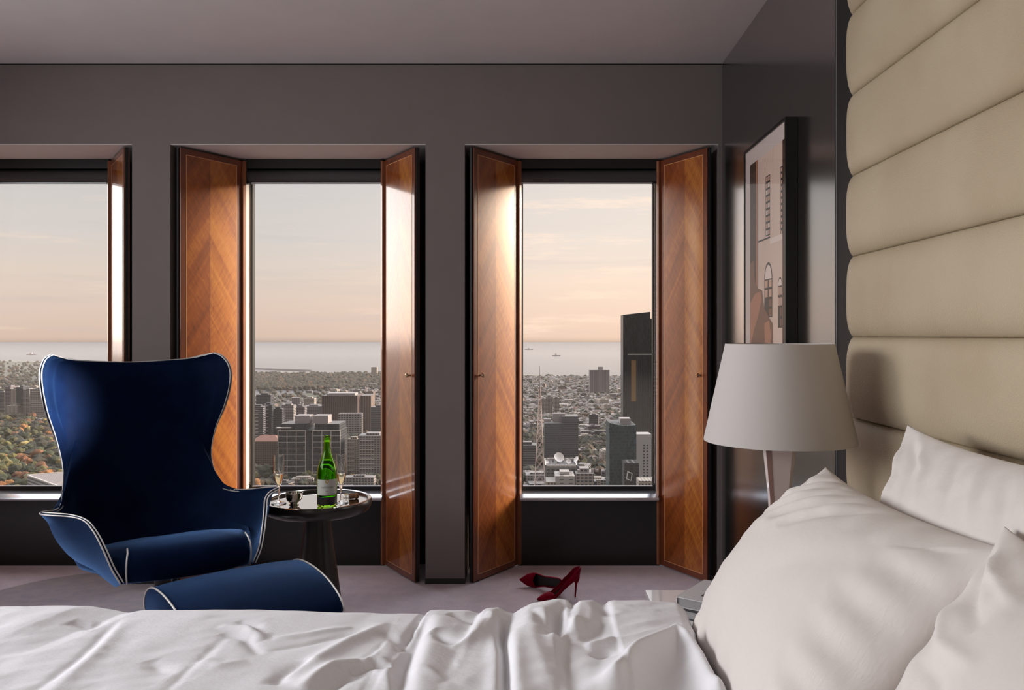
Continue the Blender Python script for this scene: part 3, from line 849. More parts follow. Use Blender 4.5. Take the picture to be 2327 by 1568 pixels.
# ------------------------------------------------------------------ nightstand, lamp, books
ns = thing('nightstand', 'low nightstand with a pale glossy top beside the bed', 'nightstand', (0.63, 2.15, 0))
box('cabinet_body', -0.29, -0.165, 0.06, 0.28, 0.215, 0.525, M['nightstand'], ns, 0.004)
box('top', -0.292, -0.17, 0.525, 0.282, 0.22, 0.55, M['nightstand_top'], ns, 0.002)
for k, (a, b_) in enumerate(((0.08, 0.285), (0.295, 0.515))):
    d = box('drawer', -0.302, -0.16, a, -0.2905, 0.205, b_, M['nightstand'], ns, 0.003)
    hbar = MB(); hbar.bar((-0.322, -0.05, (a + b_) / 2), (-0.322, 0.06, (a + b_) / 2), 0.005, 8); hbar.bar((-0.322, -0.04, (a + b_) / 2), (-0.301, -0.04, (a + b_) / 2), 0.004, 6); hbar.bar((-0.322, 0.05, (a + b_) / 2), (-0.301, 0.05, (a + b_) / 2), 0.004, 6)
    hbar.build('handle', M['brass'], d)
for a, b_ in ((-.26, -.14), (-.26, .18), (.25, -.14), (.25, .18)):
    q = MB(); q.box(a - .015, b_ - .015, 0, a + .015, b_ + .015, .06); q.build('foot', M['black_metal'], ns)

lx, ly = 0.681, 2.22
lp = thing('table_lamp', 'table lamp with a white tapered shade on a pale wooden base', 'lamp', (lx, ly, 0.5505))
lathe('foot_plate', [(0, 0), (0.056, 0), (0.058, 0.004), (0.055, 0.010), (0.0, 0.012)], M['brass'], lp, 40)
def sq(hw, z, r, c=0.16):
    pts = []
    for k in range(4):
        for s_ in (-c, c):
            a = r + math.pi / 2 * k; x_, y_ = hw, hw * (1 - 2 * c) * (1 if s_ > 0 else -1) / (1)
            pts.append((x_ * math.cos(a) - y_ * math.sin(a), x_ * math.sin(a) + y_ * math.cos(a), z))
    return pts
ra = math.radians(-96)
prof = [(0.017, 0.012), (0.019, 0.10), (0.0265, 0.30), (0.0405, 0.446)]
v = []; f = []
for hw, z_ in prof: v += sq(hw, z_, ra)
for i in range(len(prof) - 1):
    for j in range(8): f.append((i * 8 + j, i * 8 + (j + 1) % 8, (i + 1) * 8 + (j + 1) % 8, (i + 1) * 8 + j))
f += [tuple(range(8))[::-1], tuple(range(24, 32))]
mesh('tapered_column', v, f, M['lamp_wood'], lp)
# brown inlay following one edge of the column
v = []
for hw, z_ in prof:
    p_ = sq(hw + 0.0008, z_, ra)
    a = Vector(p_[6]); b_ = Vector(p_[7])
    c0 = Vector(p_[7]); c1 = Vector(p_[0])
    v += [tuple(c0), tuple(c1)]
f = [(2 * i, 2 * i + 1, 2 * i + 3, 2 * i + 2) for i in range(3)]
mesh('edge_inlay', v, f, M['lamp_brown'], lp)
lathe('lamp_neck', [(0, 0.446), (0.022, 0.446), (0.022, 0.462), (0.010, 0.466), (0.010, 0.56), (0.0, 0.56)], M['black_metal'], lp, 24)
lathe('lamp_shade', [(0.1995, 0.456), (0.2, 0.4525), (0.2012, 0.4525), (0.2012, 0.457), (0.144, 0.714), (0.144, 0.7175), (0.1425, 0.7175), (0.1425, 0.712)], M['shade'], lp, 96, closed=True)
q = MB()
for k in range(3):
    a = math.pi * 2 * k / 3 + 0.4; q.bar((0.01 * math.cos(a), 0.01 * math.sin(a), 0.70), (0.142 * math.cos(a), 0.142 * math.sin(a), 0.709), 0.0016, 6)
q.bar((0, 0, 0.55), (0, 0, 0.703), 0.004, 8)
q.build('shade_spider', M['brass'], lp)
lathe('bulb', [(0, 0.57), (0.012, 0.575), (0.022, 0.60), (0.028, 0.63), (0.022, 0.655), (0.0, 0.665)], plain('frosted_bulb', (.8, .8, .78), 0.4), lp, 24)

def book(label, loc, rz, w_, d_, h_, cover, name='book'):
    t = thing(name, label, 'book', loc, rz, 'books stacked on the nightstand')
    c = 0.0022
    q = MB(); q.box(0, 0, 0, w_, d_, c); q.box(0, 0, h_ - c, w_, d_, h_)
    q.build('cover', cover, t)
    q = MB(); q.box(-0.0022, 0, 0, 0, d_, h_); bev(q.build('spine', cover, t), 0.001)
    q = MB(); q.box(0.0, 0.004, c, w_ - 0.004, d_ - 0.004, h_ - c); q.build('pages', M['book_pages'], t)
    return t
bz = 0.5505
ang = math.radians(-38)
b1 = book('dark covered book under the pale one on the nightstand', (0.385, 2.14, bz), ang, 0.14, 0.19, 0.024, M['book_dark'])
b2 = book('pale grey book on top of the dark one on the nightstand', (0.389, 2.147, bz + 0.0245), ang + 0.05, 0.136, 0.185, 0.027, M['book_cover'])
q = MB()
for k, (a, b_) in enumerate(((0.010, 0.045), (0.055, 0.07), (0.08, 0.11))): q.box(0.05, a + .03, 0.0271, 0.056 + 0.0 * k, b_ + .03, 0.0274)
q.box(0.085, 0.05, 0.0271, 0.088, 0.13, 0.0274)
q.build('cover_title', M['book_dark'], b2)

# ------------------------------------------------------------------ wing chair
CH = (-1.576, 3.442); CA = 0.6246
ch = thing('wing_chair', 'high-backed blue velvet swivel armchair with flared wings and silver piping', 'chair', (CH[0], CH[1], 0), CA)
# rows: edge, side, back corner, centre (right half; mirrored) ; local -y is the front
# seven points per half row: front edge, four along the side, back corner, centre of the back
rowsA = [
 [(.223, -.590, .430), (.215, -.400, .378), (.200, -.150, .357), (.165, .030, .352), (.130, .090, .350), (.080, .140, .350), (0, .160, .350)],
 [(.249, -.578, .482), (.262, -.380, .430), (.270, -.140, .402), (.245, .060, .396), (.215, .140, .395), (.140, .225, .395), (0, .270, .395)],
 [(.272, -.545, .547), (.312, -.350, .485), (.325, -.140, .450), (.295, .080, .440), (.260, .180, .445), (.170, .280, .455), (0, .330, .465)],
 [(.294, -.496, .601), (.352, -.320, .542), (.362, -.140, .503), (.320, .090, .484), (.280, .200, .500), (.200, .300, .520), (0, .355, .530)],
 [(.319, -.432, .634), (.372, -.290, .584), (.382, -.140, .545), (.335, .095, .518), (.292, .213, .540), (.222, .305, .575), (0, .370, .590)],
 [(.364, -.353, .644), (.392, -.250, .606), (.392, -.125, .575), (.344, .098, .542), (.297, .223, .568), (.230, .315, .625), (0, .380, .650)],
 [(.434, -.240, .640), (.420, -.165, .616), (.398, -.090, .598), (.350, .100, .564), (.302, .232, .590), (.236, .325, .672), (0, .392, .710)],
 [(.402, -.106, .618), (.391, -.065, .606), (.376, -.010, .594), (.352, .105, .578), (.309, .240, .610), (.240, .333, .720), (0, .405, .765)],
 [(.364, .052, .592), (.358, .078, .588), (.349, .110, .586), (.336, .160, .590), (.314, .240, .625), (.243, .345, .762), (0, .420, .815)],
 [(.330, .215, .588), (.325, .235, .600), (.318, .255, .618), (.308, .285, .652), (.290, .325, .715), (.240, .378, .812), (0, .437, .865)],
 [(.310, .335, .700), (.305, .343, .722), (.298, .352, .748), (.286, .365, .785), (.266, .384, .828), (.222, .412, .872), (0, .455, .915)],
]
rowsB = [
 [(.332, .360, .835), (.308, .375, .868), (.258, .430, .920), (0, .475, .970)],
 [(.368, .328, .958), (.335, .378, .962), (.266, .450, .990), (0, .498, 1.025)],
 [(.388, .312, 1.062), (.346, .385, 1.045), (.268, .470, 1.055), (0, .520, 1.075)],
 [(.390, .330, 1.138), (.345, .408, 1.110), (.262, .490, 1.108), (0, .540, 1.118)],
 [(.370, .378, 1.188), (.328, .450, 1.168), (.245, .510, 1.155), (0, .556, 1.150)],
 [(.340, .415, 1.206), (.295, .468, 1.190), (.220, .520, 1.176), (0, .562, 1.164)],
]
def resample(r_):
    c_ = crom(np.array(r_), 20); return [tuple(c_[int(round(t_ * 20))]) for t_ in (0, .3, .65, 1.05, 1.5, 2.1, 3.0)]
K = np.array(rowsA + [resample(r_) for r_ in rowsB])
full = []
for r_ in K:
    left = r_.copy(); left[:, 0] *= -1
    full.append(np.vstack([left[0:6], r_[6:7], r_[0:6][::-1]]))      # 13 columns, left edge .. right edge
full = np.array(full)                                                   # rows x 13 x 3
NU, NV = 5, 5
rows_i = np.array([crom(full[i], NU) for i in range(len(full))])
cols_i = np.array([crom(rows_i[:, j], NV) for j in range(rows_i.shape[1])]).transpose(1, 0, 2)
S = cols_i; nr, nc = S.shape[:2]
du = np.gradient(S, axis=1); dv = np.gradient(S, axis=0)
N = np.cross(du, dv); N /= np.linalg.norm(N, axis=2, keepdims=True) + 1e-9
ctr = np.array([0, 0.0, 0.75])
# outward = away from the sitter (centre of the bowl)
sgn = np.sign(np.sum(N[nr // 2, nc // 2] * np.array([0, 1, 0])))
N = N * (sgn if sgn != 0 else 1)
TH = 0.030
_uu = np.minimum(np.arange(nc), np.arange(nc)[::-1]) / 22.0; _vv = (nr - 1 - np.arange(nr)) / 10.0
for _ in range(12):
    Np = np.pad(N, ((1, 1), (1, 1), (0, 0)), mode='edge'); N = (Np[:-2, 1:-1] + Np[2:, 1:-1] + Np[1:-1, :-2] + Np[1:-1, 2:] + 2 * N) / 6; N /= np.linalg.norm(N, axis=2, keepdims=True) + 1e-9
thk = 0.010 + 0.014 * np.clip(np.minimum(_uu[None, :], _vv[:, None]), 0, 1) ** 1.3
So = S + N * thk[..., None]
inner = S.reshape(-1, 3); outer = So.reshape(-1, 3); nin = len(inner)
f_in = grid_faces(nr, nc)
f_out = [tuple(reversed([i + nin for i in g])) for g in f_in]
rim = []
def eidx(i, j): return i * nc + j
loop = [eidx(i, 0) for i in range(nr)] + [eidx(nr - 1, j) for j in range(1, nc)] + [eidx(i, nc - 1) for i in range(nr - 2, -1, -1)] + [eidx(0, j) for j in range(nc - 2, 0, -1)]
for k in range(len(loop)):
    a, b_ = loop[k], loop[(k + 1) % len(loop)]; rim.append((a, b_, b_ + nin, a + nin))
shell = mesh('shell', np.vstack([inner, outer]), f_in + f_out + rim, M['velvet'], ch)
bm = bmesh.new(); bm.from_mesh(shell.data); bmesh.ops.recalc_face_normals(bm, faces=bm.faces); bm.to_mesh(shell.data); bm.free()
autosmooth(shell, 0.9)
vis = [eidx(i, 0) for i in range(nr)] + [eidx(nr - 1, j) for j in range(1, nc)] + [eidx(i, nc - 1) for i in range(nr - 2, -1, -1)]
allv = np.vstack([inner, outer])
tube('piping', [allv[i] for i in vis], 0.0027, M['piping'], ch, 8)
tube('piping', [allv[i + nin] for i in vis], 0.0027, M['piping'], ch, 8)
# bottom pan under the seat
lo = S[0]; pan_v = []; pan_f = []
back = [tuple(p) for p in lo]
front = [(x_, -0.600 + 0.02 * (x_ / .22) ** 2, 0.430) for x_ in np.linspace(lo[-1][0], lo[0][0], 14)[1:-1]]
ringp = back + front; cx_, cy_ = 0, -0.2
v = [(p[0], p[1], p[2]) for p in ringp] + [(p[0] * .55 + 0, (p[1] + .2) * .55 - .2, p[2] - 0.035) for p in ringp] + [(0, -.2, 0.325)]
n_ = len(ringp)
f = [(i, (i + 1) % n_, n_ + (i + 1) % n_, n_ + i) for i in range(n_)] + [(n_ + i, n_ + (i + 1) % n_, 2 * n_) for i in range(n_)]
o = mesh('seat_pan', v, f, M['velvet'], ch, True)
# seat cushion
def seat_outline(z, inset=0.0):
    pts = []
    for t_ in np.linspace(0, 1, 41):       # from left front corner round the back to right front corner
        a = math.pi * t_
        x_ = -math.cos(a); y_ = math.sin(a)
        hx = 0.318 - inset; X_ = math.copysign(abs(x_) ** 0.75, x_) * hx
        Y_ = -0.20 + (abs(y_) ** 0.8) * (0.52 - inset)
        # narrow towards the front
        pts.append([X_, Y_, z])
    L0 = pts[0]; R0 = pts[-1]
    side = []
    for t_ in np.linspace(0, 1, 12)[1:]:
        yy = -0.20 + (-0.385 + inset * 0.6) * t_; xx = (0.318 - inset) * (1 - 0.34 * t_ ** 1.2)
        side.append((xx, yy))
    left = [[-a, b_, z] for a, b_ in side[::-1]]; right = [[a, b_, z] for a, b_ in side]
    fr = []
    x1 = side[-1][0]; y1 = side[-1][1]
    for t_ in np.linspace(1, -1, 17)[1:-1]:
        fr.append([x1 * t_, y1 - 0.035 * (1 - t_ * t_), z])
    return left + pts + right + fr
prof = [(0.03, .418, 0), (0.008, .424, 0), (0.0, .440, 0), (-0.004, .470, 0), (0.0, .500, 0), (0.012, .520, 0), (0.035, .532, 0), (0.075, .540, 0), (0.14, .547, 0), (0.22, .552, 0)]
v = []; k = None
for ins, z_, _ in prof:
    ol = seat_outline(z_, ins); k = len(ol)
    # front edge sits lower than the back
    for p in ol:
        dz = -0.17 * max(0.0, (p[1] + 0.50) / 0.75) ** 1.1 * (1.0 if z_ > .5 else 0.35)
        v.append((p[0], p[1], p[2] + dz))
f = []
for i in range(len(prof) - 1):
    for j in range(k): f.append((i * k + j, i * k + (j + 1) % k, (i + 1) * k + (j + 1) % k, (i + 1) * k + j))
f.append(tuple(range((len(prof) - 1) * k, len(prof) * k))); f.append(tuple(range(k))[::-1])
cu = mesh('seat_cushion', v, f, M['velvet'], ch); autosmooth(cu, 0.9)
tube('cushion_piping', [(-.212, -.588, .422), (-.215, -.592, .45), (-.215, -.592, .48), (-.213, -.588, .505), (-.208, -.575, .527), (-.205, -.55, .537)], 0.003, M['piping'], cu, 8)
tube('cushion_piping', [(.212, -.588, .422), (.215, -.592, .45), (.215, -.592, .48), (.213, -.588, .505), (.208, -.575, .527), (.205, -.55, .537)], 0.003, M['piping'], cu, 8)
lathe('swivel_stem', [(0, .02), (.034, .02), (.034, .31), (.05, .335), (0, .335)], M['black_metal'], ch, 32, loc=(0.0, -0.13, 0))
lathe('base_plate', [(0, 0), (.27, 0), (.275, .005), (.265, .012), (.06, .024), (0, .026)], M['alu'], ch, 64, loc=(0.0, -0.13, 0))

# ------------------------------------------------------------------ ottoman
ot = thing('ottoman', 'low blue velvet ottoman with rounded top and silver piping, in front of the chair', 'ottoman', (-1.012, 2.895, 0), math.radians(41.5))
# local x: along the length, local -y: towards the bed. arch profile in y-z
arch = crom([(.215, .300), (.235, .345), (.205, .392), (.130, .418), (.02, .418), (-.10, .396), (-.19, .355), (-.225, .315), (-.205, .290)], 6)
HL = 0.268
v = []; f = []; n_ = len(arch)
cxs = [-HL, -HL + .004, -HL + .015, -HL + .04, -HL + .1, -HL * .3, 0, HL * .3, HL - .1, HL - .04, HL - .015, HL - .004, HL]
puf = [-.006, -.001, .002, .006, .012, .016, .017, .016, .012, .006, .002, -.001, -.006]
cen = np.array([0.0, 0.34])
for xx, pf in zip(cxs, puf):
    for p in arch:
        d = (p - cen); l_ = np.linalg.norm(d); p2 = p + d / l_ * pf
        v.append((xx, p2[0], p2[1]))
m_ = len(cxs)
for i in range(m_ - 1):
    for j in range(n_ - 1): f.append((i * n_ + j, (i + 1) * n_ + j, (i + 1) * n_ + j + 1, i * n_ + j + 1))
    f.append((i * n_ + n_ - 1, (i + 1) * n_ + n_ - 1, (i + 1) * n_, i * n_))
f.append(tuple(range(n_))); f.append(tuple(range((m_ - 1) * n_, m_ * n_))[::-1])
o = mesh('ottoman_cushion', v, f, M['velvet'], ot)
bm = bmesh.new(); bm.from_mesh(o.data); bmesh.ops.recalc_face_normals(bm, faces=bm.faces); bm.to_mesh(o.data); bm.free()
autosmooth(o, 0.9)
for e_ in (-HL - .001, HL + .001):
    tube('piping', [(e_, p[0] , p[1]) for p in arch], 0.0034, M['piping'], ot, 8)
box('ottoman_frame', -0.235, -0.175, 0.262, 0.235, 0.185, 0.290, M['frame_black'], ot, 0.006)
lathe('ottoman_stem', [(0, .02), (.028, .02), (.028, .25), (.06, .263), (0, .263)], M['alu'], ot, 32)
lathe('ottoman_base', [(0, 0), (.19, 0), (.195, .005), (.185, .010), (.05, .022), (0, .024)], M['alu'], ot, 48)

# ------------------------------------------------------------------ side table
tx, ty = -0.947, 3.64
tb = thing('side_table', 'round dark pedestal table with mirrored tray top by the middle window', 'table', (tx, ty, 0))
lathe('pedestal', [(0, 0), (.120, 0), (.122, .006), (.112, .05), (.092, .20), (.070, .36), (.058, .46), (.060, .495), (0, .495)], M['table_body'], tb, 64)
lathe('tray_body', [(0, .496), (.150, .496), (.205, .503), (.226, .513), (.236, .530), (.239, .548), (.236, .560), (.229, .563), (.222, .560), (.219, .552), (.219, .5485), (0, .5485)], M['table_body'], tb, 96, ang=0.9)
lathe('tray_mirror', [(0, .5487), (.2185, .5487), (.2185, .5500), (0, .5500)], M['mirror'], tb, 96)
lathe('rim_band', [(.2225, .5605), (.229, .5635), (.2345, .5615), (.229, .5628)], M['chrome'], tb, 96, closed=True)
TZ = 0.5503
# champagne bottle
bt = thing('champagne_bottle', 'green champagne bottle with a pale label on the round table', 'bottle', (-0.881, 3.545, TZ))
bp = [(0, .004), (.020, .003), (.036, 0), (.0415, .004), (.043, .012), (.043, .135), (.0415, .158), (.036, .182), (.027, .205), (.0195, .228), (.0155, .252), (.0138, .275), (.0135, .283), (.0165, .285), (.0168, .292), (.0145, .294), (.0145, .303), (.0125, .305), (.0105, .304), (.0095, .28), (.0115, .25), (.0155, .228), (.023, .205), (.032, .182), (.0378, .158), (.0395, .135), (.0395, .014), (.035, .008), (.02, .012), (0, .022)]
lathe('bottle_glass', bp, M['green_glass'], bt, 64, ang=1.2)
lathe('wine', [(0, .0225), (.02, .0125), (.035, .0085), (.0392, .0145), (.0392, .135), (.0375, .158), (.0318, .182), (.0245, .2), (0, .2)], M['green_glass'], bt, 48, ang=1.2)
def wrap(name, r, z0, z1, a0, a1, mat, parent, n_=24):
    v = []; 
    for i in range(n_ + 1):
        a = a0 + (a1 - a0) * i / n_
        v += [(r * math.cos(a), r * math.sin(a), z0), (r * math.cos(a), r * math.sin(a), z1)]
    f = [(2 * i, 2 * i + 2, 2 * i + 3, 2 * i + 1) for i in range(n_)]
    return mesh(name, v, f, mat, parent, True)
fa = math.atan2(-3.545, 0.881)       # towards the camera
lab = wrap('front_label', 0.0434, .052, .120, fa - 1.15, fa + 1.15, M['label'], bt)
wrap('base_label', 0.0434, .012, .044, fa - 1.3, fa + 1.3, plain('dark_bottle_band', s2l(38, 34, 32), 0.5), bt)
# lettering wrapped onto the label
def text_mesh(txt, size):
    cu_ = bpy.data.curves.new('lettering', 'FONT'); cu_.body = txt; cu_.size = size; cu_.align_x = 'CENTER'; cu_.align_y = 'CENTER'
    ob = bpy.data.objects.new('lettering', cu_); COL.objects.link(ob)
    bpy.context.view_layer.update()
    me = bpy.data.meshes.new_from_object(ob.evaluated_get(bpy.context.evaluated_depsgraph_get()))
    bpy.data.objects.remove(ob); bpy.data.curves.remove(cu_); return me
def wraptext(name, txt, size, z, r, parent, mat):
    me = text_mesh(txt, size)
    for vv in me.vertices:
        a = fa + vv.co.x / r; vv.co = (r * math.cos(a), r * math.sin(a), z + vv.co.y)
    me.materials.clear(); me.materials.append(mat)
    o = bpy.data.objects.new(name, me); COL.objects.link(o); o.parent = parent; return o
wraptext('label_lettering', 'TAITTINGER', 0.0098, .086, .0437, lab, M['ink'])
wraptext('label_lettering', 'BRUT', 0.005, .070, .0437, lab, M['ink'])
v = [(.0438 * math.cos(fa + .0085 * math.cos(k * math.pi / 8) / .0438), .0438 * math.sin(fa + .0085 * math.cos(k * math.pi / 8) / .0438), .112 + .0085 * math.sin(k * math.pi / 8)) for k in range(16)]
mesh('label_emblem', v, [tuple(range(16))], M['gold'], lab)

def flute(label, x_, y_):
    t = thing('champagne_flute', label, 'glass', (x_, y_, TZ), 0, 'crystal champagne flutes on the round table')
    def cut(tt, j, z_):
        if 0.085 < z_ < 0.165 and j < 16: return 1.0 + 0.035 * math.cos(12 * tt + (j % 2) * math.pi)
        return 1.0
    pf = [(0, 0), (.031, 0), (.0325, .0015), (.031, .003), (.012, .006), (.0055, .012), (.0042, .030), (.0045, .060), (.0075, .075), (.012, .088), (.016, .100), (.0195, .113), (.0215, .127), (.0225, .140), (.0228, .153), (.0228, .165), (.0225, .190), (.0222, .214),
          (.0212, .214), (.0212, .19), (.0212, .165), (.0212, .150), (.0205, .135), (.0185, .118), (.014, .102), (.008, .088), (.003, .080), (0, .079)]
    lathe('flute_glass', pf, M['crystal'], t, 48, ang=0.35, mod=cut)
    lathe('champagne', [(0, .0795), (.003, .0805), (.0078, .0885), (.0138, .1025), (.0183, .1185), (.0200, .130), (0, .130)], M['champagne'], t, 32)
    return t
flute('cut crystal champagne flute on the left, by the arm of the blue chair', -1.103, 3.585)
flute('cut crystal champagne flute standing right of the green bottle', -0.8335, 3.602)
bw = thing('bowl', 'small silver bowl on the mirrored tray between flute and bottle', 'bowl', (-1.030, 3.565, TZ))
lathe('bowl_body', [(0, .001), (.020, 0), (.022, .002), (.016, .006), (.022, .012), (.032, .022), (.0365, .036), (.0365, .050), (.038, .053), (.0355, .053), (.034, .037), (.030, .024), (.018, .014), (0, .012)], M['silver_bowl'], bw, 48, ang=0.8)
ck = thing('champagne_cork', 'champagne cork with its wire cage lying right of the flutes', 'cork', (-0.795, 3.69, TZ + 0.0135), 0.25)
o = lathe('cork_body', [(0, -.021), (.0125, -.021), (.0118, -.004), (.0105, .002), (.0132, .006), (.0138, .014), (.010, .020), (0, .022)], M['cork'], ck, 24); o.rotation_euler = (0, math.pi / 2, 0)
o = lathe('wire_cage', [(.0108, -.001), (.0122, -.001), (.0122, .001), (.0108, .001)], M['brass'], ck, 24, closed=True); o.rotation_euler = (0, math.pi / 2, 0)
cg = thing('wire_muselet', 'small wire muselet lying beside the champagne cork', 'wire cage', (-0.836, 3.713, TZ), 0.0)
q = MB()
for k in range(4):
    a = k * math.pi / 2; q.bar((.008 * math.cos(a), .008 * math.sin(a), .0165), (.0125 * math.cos(a), .0125 * math.sin(a), .001), .0009, 5)
for k in range(12):
    a = k * math.pi / 6; b_ = a + math.pi / 6; q.bar((.0125 * math.cos(a), .0125 * math.sin(a), .0012), (.0125 * math.cos(b_), .0125 * math.sin(b_), .0012), .0009, 5)
q.build('wire_legs', M['brass'], cg)
lathe('cage_cap', [(0, .018), (.009, .0175), (.010, .0155), (0, .0165)], M['gold'], cg, 20)

# ------------------------------------------------------------------ shoes
def shoe(label, mat_, loc, eul, group='red stiletto shoes on the carpet'):
    t = thing('stiletto_shoe', label, 'shoe', loc, 0, group); t.rotation_euler = eul
    L = 0.215
    T_ = np.linspace(0, 1, 46); n_ = 29
    I = lambda a: np.interp(T_, [p[0] for p in a], [p[1] for p in a])
    sm = lambda a: np.convolve(np.pad(a, 2, mode='edge'), [.1, .2, .4, .2, .1], 'valid')
    zsole = sm(I([(0, .096), (.12, .088), (.3, .062), (.48, .030), (.62, .007), (.70, .001), (1, .004)]))
    hw = sm(I([(0, .006), (.03, .020), (.10, .0265), (.25, .0275), (.40, .026), (.6, .036), (.68, .037), (.8, .030), (.92, .015), (1, .001)]))
    ht = sm(I([(0, .052), (.1, .050), (.25, .038), (.4, .028), (.55, .022), (.65, .022), (.8, .020), (.93, .014), (1, .006)]))
    hc = sm(I([(0, .03), (.55, .030), (.66, .037), (.8, .029), (.93, .016), (1, .006)]))
    cl = np.clip((T_ - .60) / .10, 0, 1); cl = cl * cl * (3 - 2 * cl)
    v = []
    for i, tt in enumerate(T_):
        for qv in np.linspace(-1, 1, n_):
            s_ = math.copysign(1, qv); a = abs(qv)
            if a < .4: y_ = hw[i] * .82 * a / .4; z_ = .0006
            elif a < .8:
                k_ = (a - .4) / .4; y_ = hw[i] * (.82 + .18 * math.sin(k_ * math.pi / 2)); z_ = ht[i] * .62 * (1 - math.cos(k_ * math.pi / 2)) ** 1 + .0006
            else:
                k_ = (a - .8) / .2
                yo, zo = hw[i] * (1 - .07 * k_), ht[i] * (.62 + .38 * k_)
                an = k_ * math.pi / 2; yc, zc_ = hw[i] * math.cos(an), ht[i] * .62 + (hc[i] - ht[i] * .62) * math.sin(an)
                y_ = yo * (1 - cl[i]) + yc * cl[i]; z_ = zo * (1 - cl[i]) + zc_ * cl[i]
            v.append((tt * L - .01 * (1 - tt) * (z_ / .05) * (tt < .3), s_ * y_, zsole[i] + z_))
    o = mesh('upper', v, [tuple(reversed(g)) for g in grid_faces(len(T_), n_)], None, t, True, mats=[mat_, M['stiletto']], fmat=[0] * ((len(T_) - 1) * (n_ - 1)))
    bm = bmesh.new(); bm.from_mesh(o.data); bmesh.ops.remove_doubles(bm, verts=bm.verts, dist=2e-4); bmesh.ops.recalc_face_normals(bm, faces=bm.faces); bm.to_mesh(o.data); bm.free()
    md = o.modifiers.new('s', 'SOLIDIFY'); md.thickness = .0016; md.offset = 0; md.material_offset = 0
    # insole
    v = []; 
    for i in range(1, 36): v += [(T_[i] * L, -hw[i] * .80, zsole[i] + .0030), (T_[i] * L, hw[i] * .80, zsole[i] + .0030)]
    mesh('insole', v, [(2 * i, 2 * i + 1, 2 * i + 3, 2 * i + 2) for i in range(34)], M['stiletto'], t, True)
    # outsole
    v = []; f = []
    for i in range(1, 45):
        w_ = hw[i] * .84
        v += [(T_[i] * L, -w_, zsole[i] - .0018), (T_[i] * L, w_, zsole[i] - .0018), (T_[i] * L, w_, zsole[i] + .0004), (T_[i] * L, -w_, zsole[i] + .0004)]
    for i in range(43):
        for j in range(4): f.append((4 * i + j, 4 * i + (j + 1) % 4, 4 * i + 4 + (j + 1) % 4, 4 * i + 4 + j))
    f += [(0, 1, 2, 3), (172, 175, 174, 173)]
    mesh('outsole', v, f, plain('shoe_outsole', s2l(60, 34, 30), 0.4), t)
    # heel
    v = []; f = []; hs = [(.092, .019, .022, .014), (.080, .014, .014, .012), (.066, .0065, .0075, .013), (.04, .0045, .005, .015), (.006, .004, .0042, .018), (.0, .0042, .0044, .018)]
    for z_, rx, ry, cx in hs:
        for k_ in range(12): a = 2 * math.pi * k_ / 12; v.append((cx + rx * math.cos(a) * (1.0), ry * math.sin(a), z_ + (0.0 if z_ < .09 else -.014 * math.cos(a))))
    for i in range(len(hs) - 1):
        for j in range(12): f.append((12 * i + j, 12 * i + 12 + j, 12 * i + 12 + (j + 1) % 12, 12 * i + (j + 1) % 12))
    f += [tuple(range(12)), tuple(range(60, 72))[::-1]]
    mesh('heel', v, f, mat_, t, True)
    return t
fx, fy = 0.243, 4.02
shoe('red suede stiletto shoe standing upright, the nearer of the pair', M['suede'], (fx, fy, 0.002), (0, 0, math.pi + 0.30))
shoe('red suede stiletto shoe lying on its side behind the upright one', M['suede'], (0.165, 4.185, 0.036), (math.radians(-82), 0, math.pi - 0.02))

# ================================================================== the city below, built at its real distance
GZ = -200.0
def gp(px, py):          # ground point seen at a pixel
    Y = (EYE - GZ) * F / (py - 763.0); return ((px - 1203.0) * Y / F, Y)
def zat(py, Y): return EYE - (py - 763.0) * Y / F

# ground and sea
m, nt, b, out = new_mat('city_ground')
co = nt.coord()
v1 = nt.node('ShaderNodeTexVoronoi'); v1.inputs['Scale'].default_value = 1 / 34.0; nt.link(co, v1.inputs['Vector'])
v2 = nt.node('ShaderNodeTexVoronoi'); v2.inputs['Scale'].default_value = 1 / 90.0; nt.link(co, v2.inputs['Vector'])
n1 = nt.noise(co, 1 / 260.0, 4.0, 0.6); n2 = nt.noise(co, 1 / 22.0, 3.0, 0.7)
r1 = nt.sep(v1.outputs['Color'])[0]; r2 = nt.sep(v2.outputs['Color'])[1]
c = nt.ramp(r1, [(0.0, s2l(56, 59, 46)), (0.35, s2l(70, 68, 56)), (0.55, s2l(96, 89, 84)), (0.75, s2l(73, 72, 62)), (0.92, s2l(136, 126, 120))], 'CONSTANT')
c = nt.mix(nt.maprange(n1, 0.42, 0.58), c, nt.mix(n2, s2l(41, 49, 35), s2l(73, 73, 51)))
c = nt.mix(nt.maprange(n2, 0.3, 0.7, 0.0, 0.4), c, s2l(51, 51, 44))
nt.link(c, b.inputs['Base Color']); b.inputs['Roughness'].default_value = 0.95
M['ground'] = m
m, nt, b, out = new_mat('bay_water')
setc(b, s2l(86, 89, 97)); b.inputs['Roughness'].default_value = 0.25; b.inputs['Specular IOR Level'].default_value = 0.33
co = nt.coord(); n1 = nt.noise(nt.mapping(co, (1 / 900.0, 1 / 160.0, 1)), 1.0, 5.0, 0.6)
nt.link(nt.mix(nt.maprange(n1, 0.3, 0.7), s2l(60, 62, 68), s2l(80, 78, 80)), b.inputs['Base Color'])
nt.link(nt.bump(n1, 0.5, 6.0), b.inputs['Normal'])
M['water'] = m
M['beach'] = plain('pale_shore', s2l(156, 144, 131), 0.9)

